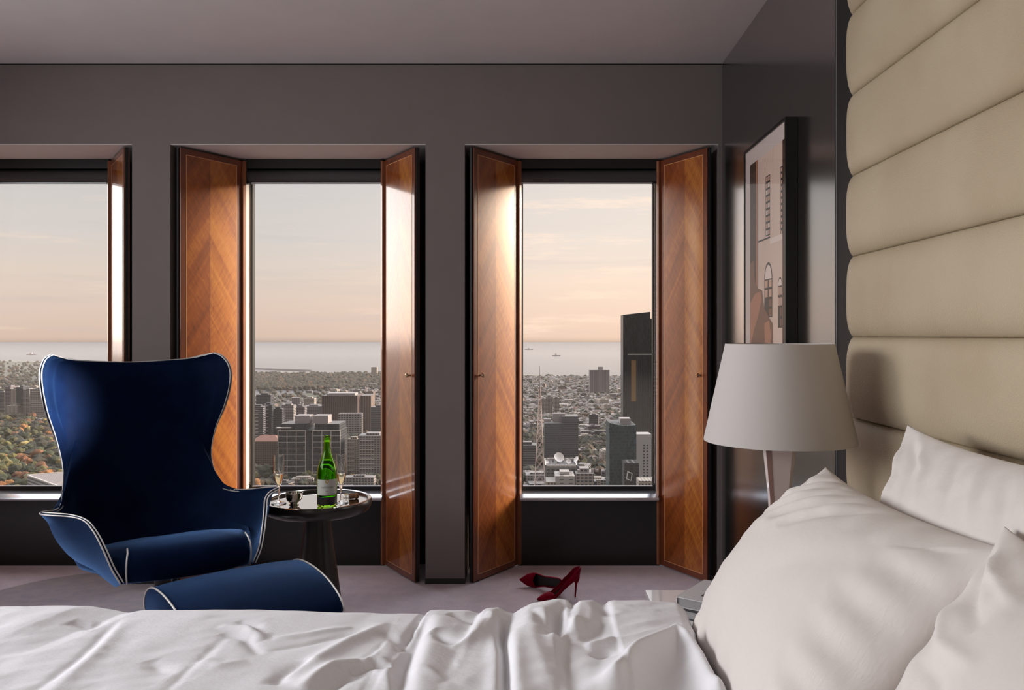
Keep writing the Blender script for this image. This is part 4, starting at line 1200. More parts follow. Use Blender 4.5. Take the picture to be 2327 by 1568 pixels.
coast = [(-1500, 819), (-1200, 820), (-900, 826), (-640, 846), (-500, 846), (-340, 851), (-200, 850), (-20, 852), (120, 855), (280, 853), (500, 850), (900, 848)]
cpts = [((dx_) * 1.0, (EYE - GZ) * F / (py - 763.0)) for dx_, py in coast]
cpts = [(dx_ * Y / F, Y) for dx_, Y in cpts]
v = [(-9000, 150, GZ), (9000, 150, GZ), (cpts[-1][0] + 6000, cpts[-1][1], GZ)] + [(a, b_, GZ) for a, b_ in cpts[::-1]] + [(cpts[0][0] - 6000, cpts[0][1], GZ)]
struct(mesh('city_ground', v, [tuple(range(len(v)))], M['ground']))
def cut_y(x_): return float(np.interp(x_, [c_[0] for c_ in cpts], [c_[1] for c_ in cpts]))
sv = [(a, b_ - 120, GZ - 1.2) for a, b_ in cpts]
v = [(-40000, sv[0][1], GZ - 1.2)] + sv + [(40000, sv[-1][1], GZ - 1.2), (40000, 25400, GZ - 1.2), (-40000, 25400, GZ - 1.2)]
struct(mesh('sea', v, [tuple(range(len(v)))], M['water']))
# pale strip of beach
q_v = [(a, b_ - 35, GZ + 0.8) for a, b_ in cpts] + [(a, b_ + 12, GZ + 0.8) for a, b_ in cpts[::-1]]
struct(mesh('beach', q_v, [tuple(range(len(q_v)))], M['beach']))
# park lake
lk = [gp(p, y_) for p, y_ in ((560, 885), (620, 884), (680, 886), (737, 888), (737, 892), (690, 894), (640, 895), (600, 899), (582, 905), (540, 908), (480, 900), (500, 888))]
struct(mesh('lake', [(a, b_, GZ + 0.6) for a, b_ in lk], [tuple(range(len(lk)))], M['water']))

_fc = {}
def facade(name, wall, win, fh=3.4, bw=4.0, hf=0.55, wf=0.7, roof=None, rough=0.6, gr=0.25, vert=False, var=0.35):
    """wall and window grid worked out in the building's own coordinates"""
    if name in _fc: return _fc[name]
    m, nt, b, out = new_mat(name)
    roof = roof or s2l(120, 114, 112)
    wall, win, roof = [tuple(q_ * .62 for q_ in k_) for k_ in (wall, win, roof)]
    co = nt.coord(); x, y, z = nt.sep(co)
    nx, ny, nz = nt.sep(nt.coord('Normal'))
    ax = nt.math('GREATER_THAN', nt.math('ABSOLUTE', nx), 0.7)
    u = nt.math('ADD', nt.math('MULTIPLY', y, ax), nt.math('MULTIPLY', x, nt.math('SUBTRACT', 1.0, ax)))
    fu = nt.math('DIVIDE', nt.math('ADD', u, 500.0), bw); fz = nt.math('DIVIDE', nt.math('ADD', z, 0.0), fh)
    a = nt.math('LESS_THAN', nt.math('FRACT', fu), wf); c_ = nt.math('LESS_THAN', nt.math('FRACT', fz), hf)
    wn = a if vert else nt.math('MULTIPLY', a, c_)
    nid = nt.node('ShaderNodeTexWhiteNoise'); nid.noise_dimensions = '3D'
    nt.link(nt.comb(nt.math('FLOOR', fu), nt.math('FLOOR', fz), ax), nid.inputs['Vector'])
    wc = nt.mix(nt.math('MULTIPLY', nid.outputs[0], var), win, tuple(min(1, q_ * 3.2 + .02) for q_ in win))
    c = nt.mix(wn, wall, wc)
    up = nt.math('GREATER_THAN', nt.math('ABSOLUTE', nz), 0.6)
    rn = nt.noise(co, 0.12, 3.0)
    c = nt.mix(up, c, nt.mix(rn, tuple(q_ * .7 for q_ in roof), tuple(min(1, q_ * 1.25) for q_ in roof)))
    nt.link(c, b.inputs['Base Color'])
    nt.link(nt.math('ADD', rough, nt.math('MULTIPLY', wn, gr - rough)), b.inputs['Roughness'])
    _fc[name] = m; return m
glassd = s2l(34, 38, 44)
FA = [
 facade('pale_grid_facade', s2l(166, 156, 152), s2l(60, 60, 66), 3.3, 4.0, .55, .7, s2l(150, 144, 140)),
 facade('grey_band_facade', s2l(128, 122, 124), s2l(48, 50, 56), 3.5, 30., .5, 1.1, s2l(120, 116, 116)),
 facade('dark_glass_facade', s2l(82, 80, 84), s2l(36, 42, 50), 3.6, 2.6, .8, .85, s2l(92, 90, 92)),
 facade('brown_brick_facade', s2l(120, 96, 84), s2l(50, 44, 42), 3.3, 3.6, .5, .5, s2l(110, 92, 84)),
 facade('cream_facade', s2l(184, 170, 158), s2l(72, 66, 66), 3.2, 3.2, .5, .55, s2l(170, 160, 150)),
 facade('mauve_facade', s2l(138, 128, 132), s2l(58, 56, 62), 3.4, 5.0, .6, .8, s2l(128, 120, 120)),
]
def tower_v(w_, d_, h_, pent=0.0, px=.5, pd=.5):
    """one connected shell: a block with a parapet and, if pent > 0, a set-back roof room"""
    a, c_ = w_ / 2, d_ / 2
    rings = [(a, c_, 0), (a, c_, h_)]
    if pent > 0: rings += [(a * px, c_ * pd, h_), (a * px, c_ * pd, h_ + pent)]
    v = []
    for x_, y_, z_ in rings: v += [(-x_, -y_, z_), (x_, -y_, z_), (x_, y_, z_), (-x_, y_, z_)]
    f = []
    for i in range(len(rings) - 1):
        for j in range(4): f.append((4 * i + j, 4 * i + (j + 1) % 4, 4 * i + 4 + (j + 1) % 4, 4 * i + 4 + j))
    k = 4 * (len(rings) - 1); f.append((k, k + 1, k + 2, k + 3)); return v, f
PLANT = plain('roof_plant_metal', s2l(140, 132, 130), 0.6)
taken = []
def hero(label, x0, x1, ytop, ybase, mat, depth=None, rz=0.0, cat='building', name='building', pent=0, parts=(), group=None, ground=GZ):
    """a building given by where it stands: left/right edge, roof and foot"""
    Y = (EYE - GZ) * F / (ybase - 763.0)
    xa, xb = (x0 - 1203) * Y / F, (x1 - 1203) * Y / F
    h_ = zat(ytop, Y) - GZ; w_ = (xb - xa); d_ = depth or w_ * .8
    c_, s_ = abs(math.cos(rz)), abs(math.sin(rz))
    ww = w_ if rz == 0 else w_ / (c_ + s_ * d_ / w_) ; dd = d_ if rz == 0 else d_ * ww / w_
    t = thing(name, label, cat, ((xa + xb) / 2, Y + dd / 2, GZ), rz, group)
    v, f = tower_v(ww, dd, h_, pent); mesh('walls', v, f, mat, t)
    taken.append(((xa + xb) / 2, Y + dd / 2, max(ww, dd) * .75 + 8))
    return t, ww, dd, h_
def roofbox(t, x_, y_, z_, w_, d_, h_, mat=PLANT, nm='roof_plant'): return box(nm, x_ - w_ / 2, y_ - d_ / 2, z_, x_ + w_ / 2, y_ + d_ / 2, z_ + h_, mat, t)

# ---- seen through the window nearest the picture
tw = facade('bronze_tower_glass', s2l(70, 64, 62), s2l(40, 42, 46), 3.6, 3.2, 1.1, .62, s2l(60, 58, 58), vert=True, var=.5)
t, a, d, h = hero('very tall dark glass tower rising above the horizon', 1416, 1478, 716, 1010, tw, 40)
v = [(-a / 2, -d / 2, h), (a / 2, -d / 2, h), (a / 2, d / 2, h), (-a / 2, d / 2, h), (-a / 2, -d / 2, h + .5), (a / 2, -d / 2, h + 6), (a / 2, d / 2, h + 6), (-a / 2, d / 2, h + .5)]
mesh('sloping_crown', v, [(4, 5, 6, 7), (0, 1, 5, 4), (1, 2, 6, 5), (2, 3, 7, 6), (3, 0, 4, 7)], tw, t)
box('shoulder', a / 2, -d / 2 + 5, 0, a / 2 + 22, d / 2, h - 6, tw, t)
box('pale_band', -a / 2 + 8, -d / 2 - .4, h - 74, a / 2 + 10, -d / 2, h - 71.5, plain('pale_band', s2l(150, 146, 142), .6), t)
box('gold_glazing', -a / 2 + 15, -d / 2 - .3, h - 160, -a / 2 + 24, -d / 2, h - 84, plain('amber_glass', s2l(132, 104, 72), .3), t)
te = facade('teal_glass_tower', s2l(66, 74, 76), s2l(48, 64, 68), 3.6, 2.0, .8, .8, s2l(80, 84, 84), var=.6)
t, a, d, h = hero('teal glass office tower in front of the very tall dark tower', 1385, 1446, 970, 1165, te, 44)
v = [(-a / 2, -d / 2, h), (a / 2, -d / 2, h), (a / 2, d / 2, h), (-a / 2, d / 2, h), (-a / 2, -d / 2, h + 4.5), (0, -d / 2, h + 1), (a / 2, -d / 2, h + 2), (a / 2, d / 2, h + 2), (-a / 2, d / 2, h + 4)]
mesh('slanted_parapet', v, [(4, 5, 6, 7, 8), (0, 1, 6, 5, 4), (1, 2, 7, 6), (2, 3, 8, 7), (3, 0, 4, 8)], te, t)
roofbox(t, a * .15, 0, h, a * .4, d * .4, 8)
wt = facade('white_wall_slits', s2l(196, 190, 190), s2l(60, 58, 64), 3.4, 40., 0, 0, s2l(170, 165, 162))
t, a, d, h = hero('white slab building with two columns of small windows, right of the teal tower', 1446, 1480, 987, 1120, wt, 26)
_dw = plain('dark_window', s2l(46, 46, 54), .3)
for k in range(11):
    for s_ in (0.0, 4.2): box('window', a * -.04 + s_, -d / 2 - .25, h - 15 - k * 3.9, a * -.04 + s_ + 1.9, -d / 2 + .1, h - 13 - k * 3.9, _dw, t)
box('grey_side_wing', a / 2, -d / 2 + 1, 0, a / 2 + 9, d / 2, h - 4, FA[1], t)
t, a, d, h = hero('dark low tower with a white diamond sign, below the white slab building', 1419, 1452, 1052, 1190, facade('charcoal_wall', s2l(62, 60, 62), s2l(44, 44, 50), 3.6, 6, .5, .6, s2l(80, 78, 78)), 24)
q = MB(); cz = h - 14; cx = -2.6; r_ = 5.6
pts = [(cx + r_ * .62 * math.cos(k * math.pi / 2 + .55), cz + r_ * math.sin(k * math.pi / 2 + .55)) for k in range(4)]
for k in range(4):
    (x_, z_), (x2, z2) = pts[k], pts[(k + 1) % 4]; q.bar((x_, -d / 2 - .6, z_), (x2, -d / 2 - .6, z2), .55, 4)
q.build('diamond_sign', plain('white_sign', s2l(214, 210, 206), .6), t)
gt = facade('grey_rib_facade', s2l(138, 130, 132), s2l(72, 70, 78), 3.3, 5, 1.2, .35, s2l(140, 132, 130), vert=True)
t, a, d, h = hero('pair of grey slab towers standing alone near the shore', 1340, 1385, 841, 898, gt, 40)
box('recess_shade', -a * .27, -d / 2 - .4, 0, -a * .06, -d / 2, h - 1, plain('recess_shade_paint', s2l(86, 80, 84), .7), t)  # raised dark panel painted as the shade between the two slabs
roofbox(t, a * .06, 0, h, a * .24, 14, 11)
sb = facade('grey_louvre_facade', s2l(112, 110, 114), s2l(66, 66, 72), 3.5, 40., .5, 1.1, s2l(120, 116, 114))
t, a, d, h = hero('grey banded office block right of the lattice mast', 1237, 1277, 962, 1052, facade('grey_panel_facade', s2l(100, 98, 104), s2l(76, 76, 84), 3.5, 4.0, .5, 1.1, s2l(116, 112, 112)), 40)
v_, f_ = tower_v(20 * 1.3, 36, zat(946, t.location[1] - 14) - GZ); o = mesh('striped_wing', v_, f_, sb, t); o.location = (a / 2 + 13.2, 1, 0)
roofbox(t, a * .35, 4, h, 20, 16, 14); roofbox(t, -a * .3, 4, h, 12, 14, 5)
t, a, d, h = hero('grey banded office block at the left edge of the window by the mast', 1176, 1219, 1012, 1070, FA[1], 30, pent=4)
for i, (x0, x1, yt) in enumerate(((1229, 1240, 906), (1240, 1256, 901), (1258, 1271, 904))):
    hero(['pale residential tower just right of the mast, left of three', 'tallest pale residential tower of three behind the mast', 'pale residential tower of three behind the mast, the right one'][i], x0, x1, yt, 944 - i, FA[0], 22, pent=3)
# low roofs with dishes
dr = facade('dark_flat_roof', s2l(150, 142, 138), s2l(70, 70, 72), 3.6, 5, .4, .7, s2l(52, 52, 54))
t, a, d, h = hero('flat dark roofed building carrying white satellite dishes', 1239, 1312, 1060, 1215, dr, 48)
q = MB(); 
for (x0, y0_, x1, y1_) in ((-a / 2, -d / 2, a / 2, -d / 2 + 1), (-a / 2, d / 2 - 1, a / 2, d / 2), (-a / 2, -d / 2, -a / 2 + 1, d / 2), (a / 2 - 1, -d / 2, a / 2, d / 2)): q.box(x0, y0_, h, x1, y1_, h + 1.6)
q.build('parapet', plain('pale_parapet', s2l(186, 178, 172), .7), t)
dm = plain('white_dish', s2l(214, 208, 204), .5)
def dish(x_, y_, r_, ax_):
    o = lathe('satellite_dish', [(0, 0), (r_ * .4, r_ * .05), (r_ * .8, r_ * .22), (r_, r_ * .38), (r_ * .97, r_ * .42), (r_ * .75, r_ * .26), (0, .12)], dm, t, 20)
    o.location = (x_, y_, h + r_ * 1.1); o.rotation_euler = (math.radians(62), 0, ax_)
dish(-2, -4, 5.2, .3); dish(17, -2, 3.2, -.9); dish(8, -12, 2.6, .1); dish(-14, -10, 2.0, .5)
for k in range(6): roofbox(t, -a * .38 + k * 5, 10 + (k % 2) * 4, h, 2.4, 2.4, 2.6, PLANT, 'roof_vent')
t, a, d, h = hero('white stepped low building at the foot of the lattice mast', 1262, 1306, 1082, 1235, facade('white_low_block', s2l(186, 178, 174), s2l(96, 92, 94), 3.6, 9, .3, .4, s2l(176, 168, 162)), 28, pent=3)
box('lower_step', -a / 2 - 9, -d / 2 - 3, 0, -a / 2, d / 2 - 4, h - 5, FA[4], t)
t, a, d, h = hero('pale plant roofed block between the dishes and the teal tower', 1308, 1350, 1076, 1225, FA[0], 26, pent=4)
for k in range(5): roofbox(t, -a * .3 + k * 4.6, -6 + (k % 3) * 4, h, 3, 3, 2.5 + k % 2)
t, a, d, h = hero('long low white building below the teal tower', 1452, 1500, 1093, 1250, FA[4], 20)

# lattice broadcast mast
Ym = 930.0; xm = (1226.5 - 1203) * Ym / F
mt = thing('broadcast_mast', 'tall pale lattice broadcast mast with a thin spire', 'mast', (xm, Ym, GZ))
red = plain('mast_paint', s2l(186, 166, 160), .6)
hz_ = [0, 18, 34, 48, 60, 71, 81, 90, 98, 105.5, 112, 118, 124, 130, 135, 140]; 
wid = lambda z_: 0.9 + 6.6 * (1 - z_ / 140.0) ** 1.15
q = MB()
for i in range(len(hz_) - 1):
    za, zb_ = hz_[i], hz_[i + 1]; wa, wb_ = wid(za), wid(zb_); n_ = 1
    ca = [(-wa, -wa), (wa, -wa), (wa, wa), (-wa, wa)]; cb = [(-wb_, -wb_), (wb_, -wb_), (wb_, wb_), (-wb_, wb_)]
    for k in range(4):
        k2 = (k + 1) % 4
        q.bar((*ca[k], za), (*cb[k], zb_), .42, 4)
        q.bar((*ca[k], za), (*cb[k2], zb_), .24, 3); q.bar((*ca[k2], za), (*cb[k], zb_), .24, 3)
        q.bar((*cb[k], zb_), (*cb[k2], zb_), .24, 3)
q.build('lattice_frame', red, mt)
q = MB(); q.bar((0, 0, 138), (0, 0, zat(868, Ym) - GZ), .8, 8, 0, .7); q.bar((0, 0, zat(868, Ym) - GZ), (0, 0, zat(831, Ym) - GZ), .42, 6, 0, .2)
q.build('spire', plain('spire_metal', s2l(120, 112, 112), .5), mt)
taken.append((xm, Ym, 14))

# ---- seen through the middle window
gg = facade('dark_curtain_wall', s2l(50, 50, 54), s2l(34, 38, 44), 3.9, 3.3, .7, .8, s2l(90, 86, 86), var=.8)
lit = plain('pale_mullion', s2l(176, 166, 160), .6)
t, a, d, h = hero('big dark glass office block gridded with pale lines behind the champagne bottle', 632, 773, 978, 1083, gg, 46)
nz_ = 12
def seg_grid(xa, xb, top, tag_):
    q = MB(); n_ = max(2, round((xb - xa) / 12.5))
    for k in range(n_ + 1):
        x_ = xa + (xb - xa) * k / n_; q.box(x_ - .45, -d / 2 - .9, 0, x_ + .45, -d / 2, top)
    for k in range(1, int(top / 8.6) + 1): q.box(xa, -d / 2 - .7, top - k * 8.6 + .0, xb, -d / 2, top - k * 8.6 + .6)
    q.box(xa - .6, -d / 2 - 1.2, top - 1.2, xb + .6, -d / 2, top)
    q.build(tag_, lit, t)
seg_grid(-a / 2, -a * .06, h, 'mullion_grid'); seg_grid(a * .06, a / 2, h + .4, 'mullion_grid')
box('upper_storeys', -a / 2 + 3, -d / 2 + 4, h, -a * .06, d / 2, h + 9, gg, t); box('upper_storeys', a * .08, -d / 2 + 3, h, a / 2 - 2, d / 2, h + 9, gg, t)
roofbox(t, -a * .15, 0, h + 9, a * .24, 22, 11, PLANT); roofbox(t, a * .15, 0, h + 9, a * .24, 22, 11, PLANT)
rr = box('sky_terrace', -a / 2 - 3, -d / 2 - 2, h + 3, -a * .30, -d / 2 + 6, h + 4.2, lit, t)
bt_ = facade('brown_fin_tower', s2l(104, 84, 80), s2l(58, 46, 46), 3.6, 4.2, 1.2, .55, s2l(96, 88, 88), vert=True, var=.5)
t, a, d, h = hero('dark brown finned tower right of the bottle, on the skyline of the middle window', 731, 812, 899, 990, bt_, 50)
roofbox(t, 0, 0, h, a * .8, d * .6, 4)
hero('paler brown finned tower beside the dark brown one', 811, 843, 899, 986, facade('tan_fin_tower', s2l(158, 136, 122), s2l(74, 62, 58), 3.6, 5.0, 1.2, .5, s2l(110, 100, 98), vert=True), 40)
hero('white gridded slab block in front of the brown finned tower', 768, 820, 940, 1000, facade('white_grid', s2l(182, 172, 168), s2l(56, 54, 60), 4.2, 5.2, .62, .72, s2l(170, 160, 156)), 20)
for l_, x0, x1, yt, yb_, k_ in (
    ('dark block with a flat roof at the left of the middle window, far row', 582, 615, 897, 968, 2),
    ('pale balconied tower at the left edge of the middle window', 570, 598, 924, 1015, 1),
    ('dark glass tower next to the pale balconied tower', 598, 618, 919, 1012, 2),
    ('dark grey tower left of the gridded office block', 618, 641, 929, 1010, 2),
    ('pale framed glass block behind the gridded office block, left part', 640, 667, 921, 985, 0),
    ('grey framed block behind the gridded office block, right part', 667, 692, 924, 980, 5),
    ('low mauve block behind the gridded office block', 690, 731, 923, 968, 5),
    ('low pale block between the towers, further back', 690, 714, 905, 950, 4),
    ('grey block at the right edge of the middle window', 843, 880, 925, 1000, 1),
    ('pale apartment block at the right of the middle window', 814, 874, 990, 1085, 0),
    ('lower pale apartment wing left of the pale apartment block', 788, 816, 998, 1078, 4),
    ('red brown brick block at the left foot of the middle window', 570, 633, 1003, 1062, 3)):
    t, a, d, h = hero(l_, x0, x1, yt, yb_, FA[k_], None, 0, pent=(3 if k_ != 3 else 0))
    if 'pale balconied' in l_ or 'pale apartment block' in l_:
        q = MB()
        for z_ in np.arange(6, h - 2, 6.6): q.box(-a * .42, -d / 2 - 1.6, z_, a * .1, -d / 2, z_ + 1.1)
        q.build('balcony_slabs', lit, t)
    if k_ == 3:
        v = [(-a / 2 - 1, -d / 2 - 1, h), (a / 2 + 1, -d / 2 - 1, h), (a / 2 + 1, d / 2 + 1, h), (-a / 2 - 1, d / 2 + 1, h), (-a / 4, 0, h + 8), (a / 4, 0, h + 8)]
        mesh('tiled_roof', v, [(0, 1, 5, 4), (1, 2, 5), (2, 3, 4, 5), (3, 0, 4)], plain('terracotta_tiles', s2l(122, 84, 70), .8), t)
# round building
Yr = 1290.0; xr_ = (612 - 1203) * Yr / F
t = thing('building', 'round dark building with a pale roof rim at the lower left of the middle window', 'building', (xr_ - 10, Yr + 30, GZ))
hr = zat(1040, Yr) - GZ
lathe('round_walls', [(0, 0), (34, 0), (34, hr - 1), (0, hr - 1)], facade('round_wall', s2l(74, 72, 76), s2l(52, 52, 58), 3.8, 6, .5, .8, s2l(92, 88, 86)), t, 48)
lathe('roof_rim', [(32, hr - 1), (36.5, hr), (36.5, hr + 1.6), (32, hr + 1.6)], lit, t, 48, closed=True)
taken.append((xr_, Yr + 30, 40))
hero('small lone tower on the shore in the middle window', 843.5, 856, 834, 856, FA[4], 30)
# breakwater
p0 = gp(560, 838); p1 = gp(707, 843.5)
q = MB(); q.bar((p0[0], p0[1], GZ - 1), (p1[0], p1[1], GZ - 1), 9, 6); setp(q.build('breakwater', plain('breakwater_rock', s2l(96, 88, 86), .9)), 'long thin dark breakwater reaching into the bay', 'breakwater')

# ships
for l_, px, py, ln in (('larger grey cargo ship on the bay', 1264, 809, 62), ('small distant ship on the bay near the window edge', 1202, 794.5, 60), ('distant ship on the bay in the leftmost window', 72, 806, 70)):
    sx0, sy0 = gp(px, py); k_ = sy0 / 9000.0
    t = thing('cargo_ship', l_, 'ship', (sx0, sy0, GZ - 1.5)); L_ = ln * k_ * .75
    v = [(-L_, -8, 0), (L_ * .9, -8, 0), (L_ * .9, 8, 0), (-L_, 8, 0), (-L_ * 1.02, -9, 9), (L_ * 1.05, -9, 11), (L_ * 1.05, 9, 11), (-L_ * 1.02, 9, 9)]
    mesh('hull', v, [(0, 3, 2, 1), (4, 5, 6, 7), (0, 1, 5, 4), (1, 2, 6, 5), (2, 3, 7, 6), (3, 0, 4, 7)], plain('ship_hull', s2l(116, 104, 106), .6), t)
    box('superstructure', -L_ * .35, -6, 9, L_ * .1, 6, 26, plain('ship_white', s2l(178, 168, 164), .6), t)
    q = MB(); q.bar((-L_ * .1, 0, 26), (-L_ * .1, 0, 48), 1.6, 5); q.build('ship_mast', plain('ship_mast_paint', s2l(140, 130, 130), .6), t)

# ---- seen through the leftmost window
for i, (l_, x0, x1, yt, yb_, k_) in enumerate((
    ('grey apartment slab at the left edge of the leftmost window', -14, 10, 890, 946, 1),
    ('mauve apartment tower in the leftmost window, second from the left', 11, 24, 879, 948, 5),
    ('pale slender tower in the leftmost window cluster', 24, 37, 884, 950, 4),
    ('dark slab between pale towers of the leftmost window', 37, 52, 880, 950, 2),
    ('pale tower in the middle of the leftmost window cluster', 52, 66, 886, 951, 0),
    ('wide banded apartment block left of the armchair wing', 68, 103, 884, 953, 0),
    ('low cream apartment block at the foot of the leftmost cluster', 14, 40, 922, 952, 4),
    ('grey tower hidden partly by the armchair wing', 106, 135, 890, 950, 1),
    ('pale block behind the armchair in the leftmost window', 140, 190, 896, 950, 4),
    ('grey block right of the armchair top in the leftmost window', 196, 246, 893, 948, 5))):
    t, a, d, h = hero(l_, x0, x1, yt, yb_, FA[k_], 30, pent=3)
    if 'wide banded' in l_:
        q = MB()
        for z_ in np.arange(4, h - 2, 5.2): q.box(-a * .45, -d / 2 - 1.6, z_, a * .48, -d / 2, z_ + 1.2)
        q.build('balcony_slabs', lit, t)
# pale flat roofed building with a pointed corner, near the foot of the tower
zr = -158.0
def rp(px, py): Y = (EYE - zr) * F / (py - 763.0); return ((px - 1203.0) * Y / F, Y)
p = [rp(62, 1080), rp(126, 1103), rp(215, 1135), rp(190, 1070)]
t = thing('pavilion', 'pale roofed building with a sharp corner pointing left, below the autumn park', 'building', (p[0][0], p[0][1], GZ))
pv = [(a - p[0][0], b_ - p[0][1]) for a, b_ in p]; hh = zr - GZ
v = [(*a, 0) for a in pv] + [(*a, hh - 1.5) for a in pv]
mesh('walls', v, [(0, 1, 5, 4), (1, 2, 6, 5), (2, 3, 7, 6), (3, 0, 4, 7), (3, 2, 1, 0)], FA[1], t)
v = [(*a, hh - 1.5) for a in pv] + [(*a, hh) for a in pv]
mesh('roof_slab', v, [(3, 2, 1, 0), (4, 5, 6, 7), (0, 1, 5, 4), (1, 2, 6, 5), (2, 3, 7, 6), (3, 0, 4, 7)], plain('pavilion_roof', s2l(118, 108, 104), .7), t)
q = MB(); q.bar((*pv[3], hh + .3), (*pv[0], hh + .3), .8, 4); q.bar((*pv[0], hh + .3), (*pv[1], hh + .3), .8, 4); q.bar((*pv[1], hh + .3), (*pv[2], hh + .3), .8, 4); q.build('roof_edge', plain('pavilion_edge', s2l(196, 184, 176), .6), t)
q = MB()
for k in range(1, 24):
    k_ = k / 24; a0 = [pv[0][i] + (pv[3][i] - pv[0][i]) * k_ for i in (0, 1)]; a1 = [pv[0][i] + (pv[1][i] - pv[0][i]) * min(1, k_ * 1.6) for i in (0, 1)]
    q.bar((*a0, hh + .15), (*a1, hh + .15), .12, 4)
q.build('roof_seams', PLANT, t)
taken.append((sum(a[0] for a in p) / 4, sum(a[1] for a in p) / 4, 45))

# ---- ordinary buildings: 300 as objects, everything smaller further off as one mass
protos = {}
def free(x_, y_, r_):
    for a, b_, c_ in taken:
        if abs(a - x_) < r_ + c_ and abs(b_ - y_) < r_ + c_: return False
    return True
def in_park(x_, y_):
    px = 1203 + x_ * F / y_; py = 763 + (EYE - GZ) * F / y_
    if px < 420 and 952 < py: return True
    if 480 < px < 760 and 878 < py < 912: return True
    if px < 900 and 852 < py < 882: return True
    return False
KIND = ['pale_block', 'grey_block', 'glass_block', 'brick_block', 'cream_block', 'mauve_block']
cnt = 0; rb = random.Random(11); tries = 0
def place(x_, y_):
    """where a thing outside is seen, in words: the window, the row up the pane and the column across it"""
    px = 1203 + x_ * F / y_; py = 763 + (EYE - GZ) * F / y_
    wn = [('left window', 0, 248), ('middle window', 577, 866), ('right window', 1183, 1487)]
    n_, a, b_ = min(wn, key=lambda q_: abs(px - (q_[1] + q_[2]) / 2))
    col = ['at the left edge', 'left of centre', 'at the centre', 'right of centre', 'at the right edge'][int(max(0, min(4.99, 5 * (px - a) / (b_ - a))))]
    row = 'in the farthest rows' if py < 900 else 'in the far rows' if py < 925 else 'in the middle rows' if py < 955 else 'in the nearer rows' if py < 1010 else 'low by the sill' if py < 1080 else 'at the very foot'
    return '%s, %s of the %s' % (row, col, n_)
slots = []
while len(slots) < 300 and tries < 30000:
    tries += 1
    win = rb.random()
    px = rb.uniform(1180, 1490) if win < .60 else (rb.uniform(574, 868) if win < .95 else rb.uniform(-5, 250))
    u_ = rb.random()
    py = rb.uniform(872, 985) if u_ < .62 else rb.uniform(985, 1230)
    x_, y_ = gp(px, py)
    if in_park(x_, y_): continue
    w_ = rb.uniform(12, 34); d_ = rb.uniform(14, 34); h_ = rb.choice((5, 6, 8, 10, 12, 15, 18)) * rb.uniform(.8, 1.2)
    if u_ > .62: w_ *= 1.15; h_ *= 1.1
    if rb.random() < .06 and py > 900: h_ = rb.uniform(22, 38); w_ = rb.uniform(16, 26); d_ = 20
    r_ = max(w_, d_) * .5 + 1
    if not free(x_, y_, r_): continue
    taken.append((x_, y_, r_)); slots.append((x_, y_, w_, d_, h_))
slots.sort(key=lambda s_: s_[1])
for i, (x_, y_, w_, d_, h_) in enumerate(slots):
    k_ = rb.choice((0, 0, 1, 3, 4, 4, 5, 2))
    v, f = tower_v(w_, d_, h_, rb.choice((0, 2, 2.5)), rb.uniform(.3, .7), rb.uniform(.3, .6))
    o = mesh('city_block', v, f, FA[k_]); o.location = (x_, y_, GZ); o.rotation_euler = (0, 0, rb.choice((0, .12, -.2, .3)))
    setp(o, '%s %s block %s' % ('low' if h_ < 9 else 'tall' if h_ > 21 else 'medium', ['pale', 'grey banded', 'dark glass', 'brown', 'cream', 'mauve'][k_], place(x_, y_)), 'building', 'ordinary buildings of the city')
# mass of far houses
hm, nt, b, out = new_mat('suburb_roofs')
gi = nt.node('ShaderNodeNewGeometry')
c = nt.ramp(gi.outputs['Random Per Island'], [(0, s2l(81, 73, 68)), (.2, s2l(111, 103, 99)), (.38, s2l(66, 62, 62)), (.52, s2l(129, 121, 116)), (.66, s2l(87, 64, 56)), (.8, s2l(99, 93, 92)), (.93, s2l(148, 142, 136))], 'CONSTANT')
nt.link(c, b.inputs['Base Color']); b.inputs['Roughness'].default_value = .8
q = MB(); n_ = 0
for _ in range(24000):
    _w = rb.random(); px = rb.uniform(1090, 1640) if _w < .36 else (rb.uniform(440, 1000) if _w < .58 else (rb.uniform(-120, 420) if _w < .72 else rb.uniform(-1500, 2600)))
    py = 858 + rb.random() ** 1.3 * 130 if px > 1000 else 852 + rb.random() ** 1.1 * 150
    x_, y_ = gp(px, py)
    if y_ > cut_y(x_) - 70: continue
    if in_park(x_, y_) and rb.random() < .93: continue
    w_ = rb.uniform(6, 17); d_ = rb.uniform(8, 16); h_ = rb.uniform(4, 9)
    if not all((abs(a - x_) > c_ * .8 + w_ / 2 or abs(b_ - y_) > c_ * .8 + d_ / 2) for a, b_, c_ in taken[:70]): continue
    z_ = GZ
    q.add([(x_ - w_ / 2, y_ - d_ / 2, z_), (x_ + w_ / 2, y_ - d_ / 2, z_), (x_ + w_ / 2, y_ + d_ / 2, z_), (x_ - w_ / 2, y_ + d_ / 2, z_), (x_ - w_ / 2, y_ - d_ / 2, z_ + h_), (x_ + w_ / 2, y_ - d_ / 2, z_ + h_), (x_ + w_ / 2, y_ + d_ / 2, z_ + h_), (x_ - w_ / 2, y_ + d_ / 2, z_ + h_), (x_ - w_ / 4, y_, z_ + h_ + 2.5), (x_ + w_ / 4, y_, z_ + h_ + 2.5)],
          [(0, 1, 5, 4), (1, 2, 6, 5), (2, 3, 7, 6), (3, 0, 4, 7), (4, 5, 9, 8), (5, 6, 9), (6, 7, 8, 9), (7, 4, 8)])
    n_ += 1
o = q.build('suburban_roofs', hm); setp(o, 'mass of tiny suburban houses stretching to the shore', 'houses', kind='stuff')

